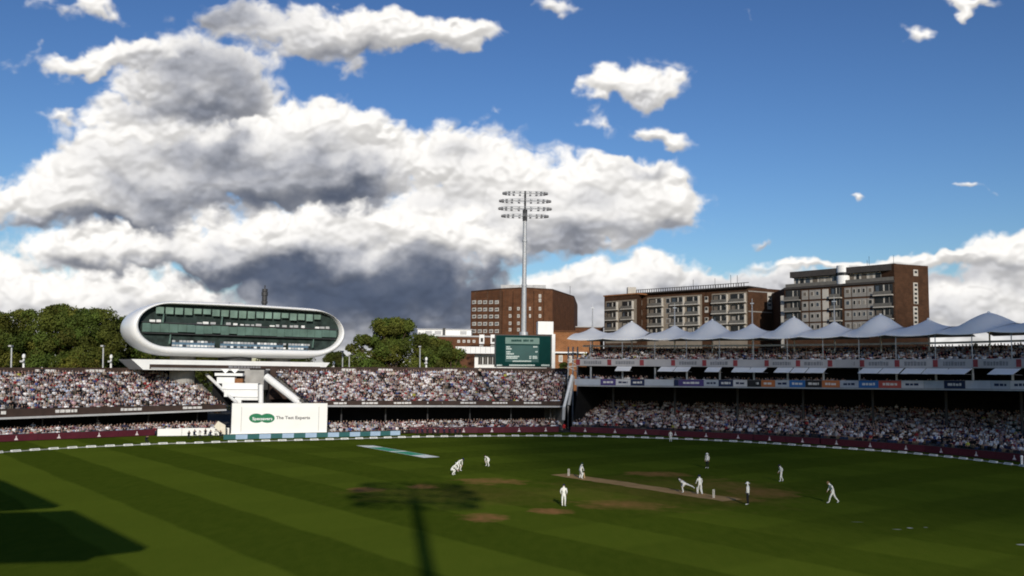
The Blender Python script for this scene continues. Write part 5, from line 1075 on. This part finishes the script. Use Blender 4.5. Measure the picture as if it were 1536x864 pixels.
for i,(x,y) in enumerate(((283,658.5),(291,656.5),(299,658),(308,655),(315,657),(323,655.5),(330,658))):
    k=i%3; bystander(x,y,ph[k],rad(-60+random.uniform(-20,20)),'seated photographer in %s in the huddle left of the sight screen'%('black','navy','a white shirt')[k],G1,('hair','cap','hat')[k],(HAIRD,NAVYC,DARKC)[k])
bystander(289.5,651,pst[0],rad(-70),'standing man in black among the photographers left of the sight screen',G1,'cap',NAVYC)
for i,x in enumerate((626,633,641,650,657,666,674,683,690)):
    k=i%2; bystander(x,652.3+random.uniform(-.5,.5),ph[k],rad(-85+random.uniform(-20,20)),'seated photographer in %s in front of the maroon boards between sight screen and scoreboard'%('black','navy')[k],G2,('cap','hair')[k],(NAVYC,HAIRD)[k])
bystander(536,652,pst[1],rad(-80),'standing steward in navy in front of the white covers right of the sight screen',None,'cap',NAVYC)
bystander(219,666.5,ph[0],rad(-40),'person in black sitting alone on the grass by the boundary left of the covers',None,'cap',NAVYC)
RJ=cl('red_jacket',(.50,.03,.03)); bystander(846,649.5,figure_mesh('person',STAND,dict(shirt=RJ,legs=DARKC,skin=SKIN,shoes=DSHOE),1),rad(-90),'steward in a red jacket standing at the left foot of the tented stand',None,'cap',NAVYC)
# ------------------------------------------------------------------ spectators
SH=[('white',(.74,.73,.74),30),('pale blue',(.38,.44,.56),7),('navy',(.022,.024,.055),15),('red',(.28,.03,.035),4),('pink',(.48,.32,.34),6),('maroon',(.10,.025,.04),6),('black',(.014,.013,.015),22),('grey',(.20,.19,.20),12),('mauve',(.24,.18,.24),4),('cream',(.50,.44,.36),6),('green',(.07,.13,.08),.8),('bright yellow',(.5,.5,.08),.4),('blue',(.05,.08,.24),3)]
HD=[('dark hair',(.022,.016,.013),50),('grey hair',(.26,.25,.25),13),('a white hat',(.72,.71,.70),15),('a straw hat',(.44,.37,.26),7),('fair hair',(.18,.12,.07),7),('a navy cap',(.02,.025,.06),9)]
pick=lambda L:random.choices(range(len(L)),[a[2] for a in L])[0]
def inframe(x,y,z):
    d=ROT.transposed()@Vector((x,y,z-CAMH)); return abs(d.x/-d.z*FP)<768*1.2
seats=[s for s in SEATS if inframe(s[0],s[1],s[2]+.8)]
near_i=sorted((i for i,s in enumerate(seats) if s[4]==4 and abs(ROT.transposed()@Vector((s[0],s[1],s[2]-CAMH)))[0]<0 if False) if False else (i for i,s in enumerate(seats) if s[4]==4),key=lambda i:hypot(seats[i][0],seats[i][1]))
near_i=[i for i in near_i if (lambda d:d.x/-d.z*FP<757)(ROT.transposed()@Vector((seats[i][0],seats[i][1],seats[i][2]+.8-CAMH)))][:266]
near_set=set(near_i)
LEGM=[DENIM,TAN,DARKC]; SHM=[cl('shirt_'+a.replace(' ','_'),c) for a,c,_ in SH]; HDM=[cl('head_'+a.replace(' ','_'),c) for a,c,_ in HD]
POSES=[SIT]; alt=dict(SIT); alt.update(wrL=(.30,.03,.72),wrR=(.30,-.03,.72),chest=(.10,0,.85),neck=(.14,0,1.01),head=(.17,0,1.08),crown=(.19,0,1.19)); POSES.append(alt)
body={}
ORD=['front','second','third','fourth','fifth','sixth','seventh','eighth','ninth','tenth','eleventh','twelfth','thirteenth','fourteenth','fifteenth','sixteenth','seventeenth','eighteenth']
for i in near_i:
    x,y,z,a,t,r,u=seats[i]; s_=pick(SH); h_=pick(HD); pz=random.randrange(2); key=(s_,h_,pz)
    if key not in body:
        me,hd=figure_mesh('person',POSES[pz],dict(shirt=SHM[s_],legs=LEGM[(s_+h_)%3],skin=SKIN,shoes=DSHOE,sleeve=SKIN if (s_+pz)%2 else SHM[s_]),0)
        tmp=headgear('hair' if 'hair' in HD[h_][0] else 'cap' if 'cap' in HD[h_][0] else 'hat',hd,HDM[h_],None,'tmp'); off=len(me.materials); me.materials.append(HDM[h_])
        bm=bmesh.new(); bm.from_mesh(tmp.data); 
        for f in bm.faces: f.material_index=off
        bm.from_mesh(me); bm.to_mesh(me); bm.free(); bpy.data.objects.remove(tmp); body[key]=me
    o=bpy.data.objects.new('person',body[key]); COL.objects.link(o); o.location=(x,y,z); o.rotation_euler=(0,0,a-pi/2); k=random.uniform(.94,1.06); o.scale=(k,k,k)
    tag(o,'spectator in %s top, %s, %s row of the tented stand\'s right end'%(SH[s_][0],HD[h_][0],ORD[min(r,17)]),'person','spectators at the near end of the tented stand')
# the rest of the crowd: one mesh, a seated body for each place
def template():
    V=[];F=[];R=[]
    def bx(x0,x1,y0,y1,z0,z1,reg,tx=1.0,ty=1.0,sx=0.0):
        n=len(V)
        for z,kx,ky,o in((z0,1,1,0),(z1,tx,ty,sx)):
            cx,cy=(x0+x1)/2,(y0+y1)/2; hx,hy=(x1-x0)/2*kx,(y1-y0)/2*ky
            V.extend([(cx-hx+o,cy-hy,z),(cx+hx+o,cy-hy,z),(cx+hx+o,cy+hy,z),(cx-hx+o,cy+hy,z)])
        for f in((0,3,2,1),(4,5,6,7),(0,1,5,4),(1,2,6,5),(2,3,7,6),(3,0,4,7)): F.append(tuple(n+i for i in f)); R.append(reg)
    bx(-.13,.13,-.17,.17,.42,.72,0,1.0,1.15,.02); bx(-.11,.15,-.20,.20,.72,1.0,0,.7,.95,.02); bx(-.05,.09,-.06,.06,.99,1.08,2)
    for s in(-1,1):
        bx(-.04,.14,s*.25-.05,s*.25+.05,.66,.98,0,.9,.9,-.03); bx(.08,.36,s*.19-.045,s*.19+.045,.58,.68,2); bx(0,.5,s*.11-.08,s*.11+.08,.42,.56,1); bx(.38,.52,s*.12-.06,s*.12+.06,.05,.45,1)
    n=len(V); U,L=8,6
    for a in range(L+1):
        t=-pi/2+pi*max(.06,min(.94,a/L))
        for j in range(U): V.append((.04+.10*cos(t)*cos(2*pi*j/U),.085*cos(t)*sin(2*pi*j/U),1.18+.125*sin(t)))
    for a in range(L):
        for j in range(U):
            F.append((n+a*U+j,n+a*U+(j+1)%U,n+(a+1)*U+(j+1)%U,n+(a+1)*U+j)); ang=2*pi*(j+.5)/U; front=cos(ang)>.1; R.append(3 if a>=4 or (a>=2 and not front) else 2)
    F.append(tuple(n+L*U+j for j in range(U))); R.append(3)
    n=len(V)      # hat brim, flattened away under hair
    for rr,z in((.09,1.225),(.17,1.20)):
        for j in range(U): V.append((.04+rr*cos(2*pi*j/U),rr*.95*sin(2*pi*j/U),z))
    B0=n
    for j in range(U): F.append((n+j,n+(j+1)%U,n+U+(j+1)%U,n+U+j)); R.append(4)
    return np.array(V,'f4'),F,np.array(R),B0
TV,TF,TR,TB=template(); rest=[s for i,s in enumerate(seats) if i not in near_set]
def crowd(rest):
    n=len(rest); nv=len(TV); A=np.array([s[3]-pi/2 for s in rest],'f4'); P=np.array([s[:3] for s in rest],'f4')
    sc=RNG.uniform(.93,1.08,n).astype('f4'); lean=RNG.uniform(-.10,.22,n).astype('f4'); up=(RNG.rand(n)<.015)
    V=np.repeat(TV[None],n,0)*sc[:,None,None]; V[:,:,0]+=np.clip(V[:,:,2]-.5,0,2)*lean[:,None]
    sw=RNG.uniform(-.06,.06,n); V[:,:,1]+=np.clip(V[:,:,2]-.5,0,2)*sw[:,None]; V[:,:,2]+=(up*.45)[:,None]
    sp=np.array([s[2] for s in SH]); hp=np.array([s[2] for s in HD]); si=RNG.choice(len(SH),n,p=sp/sp.sum()); hi=RNG.choice(len(HD),n,p=hp/hp.sum())
    nohat=~np.isin(hi,[2,3]); V[nohat,TB+8:TB+16]=V[nohat,TB:TB+8]*.98+V[nohat,TB:TB+8]*.02
    c,s_=np.cos(A)[:,None],np.sin(A)[:,None]; X=V[:,:,0]*c-V[:,:,1]*s_+P[:,0:1]; Y=V[:,:,0]*s_+V[:,:,1]*c+P[:,1:2]; Z=V[:,:,2]+P[:,2:3]
    VV=np.stack([X,Y,Z],-1).reshape(-1,3)
    ls=np.array([len(f) for f in TF],'i4'); fl=np.concatenate([np.array(f,'i4') for f in TF]); LI=(fl[None]+np.arange(n,dtype='i4')[:,None]*nv).ravel(); LT_=np.tile(ls,n); LS=np.concatenate([[0],np.cumsum(LT_)[:-1]]).astype('i4')
    me=bpy.data.meshes.new('crowd'); me.vertices.add(len(VV)); me.vertices.foreach_set('co',VV.astype('f4').ravel()); me.loops.add(len(LI)); me.loops.foreach_set('vertex_index',LI); me.polygons.add(len(LT_)); me.polygons.foreach_set('loop_start',LS); me.polygons.foreach_set('loop_total',LT_); me.update()
    shc=np.array([s[1] for s in SH]); hdc=np.array([s[1] for s in HD]); legs=np.array([(.03,.04,.07),(.12,.10,.075),(.015,.015,.017),(.05,.05,.055)])[RNG.randint(0,4,n)]; skin=np.array([(.36,.22,.165),(.30,.175,.125),(.40,.255,.20),(.14,.08,.055)])[RNG.choice(4,n,p=[.4,.25,.28,.07])]
    cols=np.stack([shc[si]*RNG.uniform(.45,1.15,(n,1)),legs,skin,hdc[hi],hdc[hi]],1)       # n,5,3
    fc=cols[:,TR]; fc=np.concatenate([fc,np.ones(fc.shape[:2]+(1,))],-1).reshape(-1,4); lc=np.repeat(fc,LT_,0)
    at=me.color_attributes.new('tint','FLOAT_COLOR','CORNER'); at.data.foreach_set('color',lc.astype('f4').ravel())
    me.materials.append(mat('clothing',(.5,.5,.5),.85,.1,4,.15,0,0,'tint')); o=bpy.data.objects.new('crowd',me); COL.objects.link(o); tag(o,kind='stuff'); return o
crowd(rest); print('crowd',len(rest),'individuals',len(near_i))
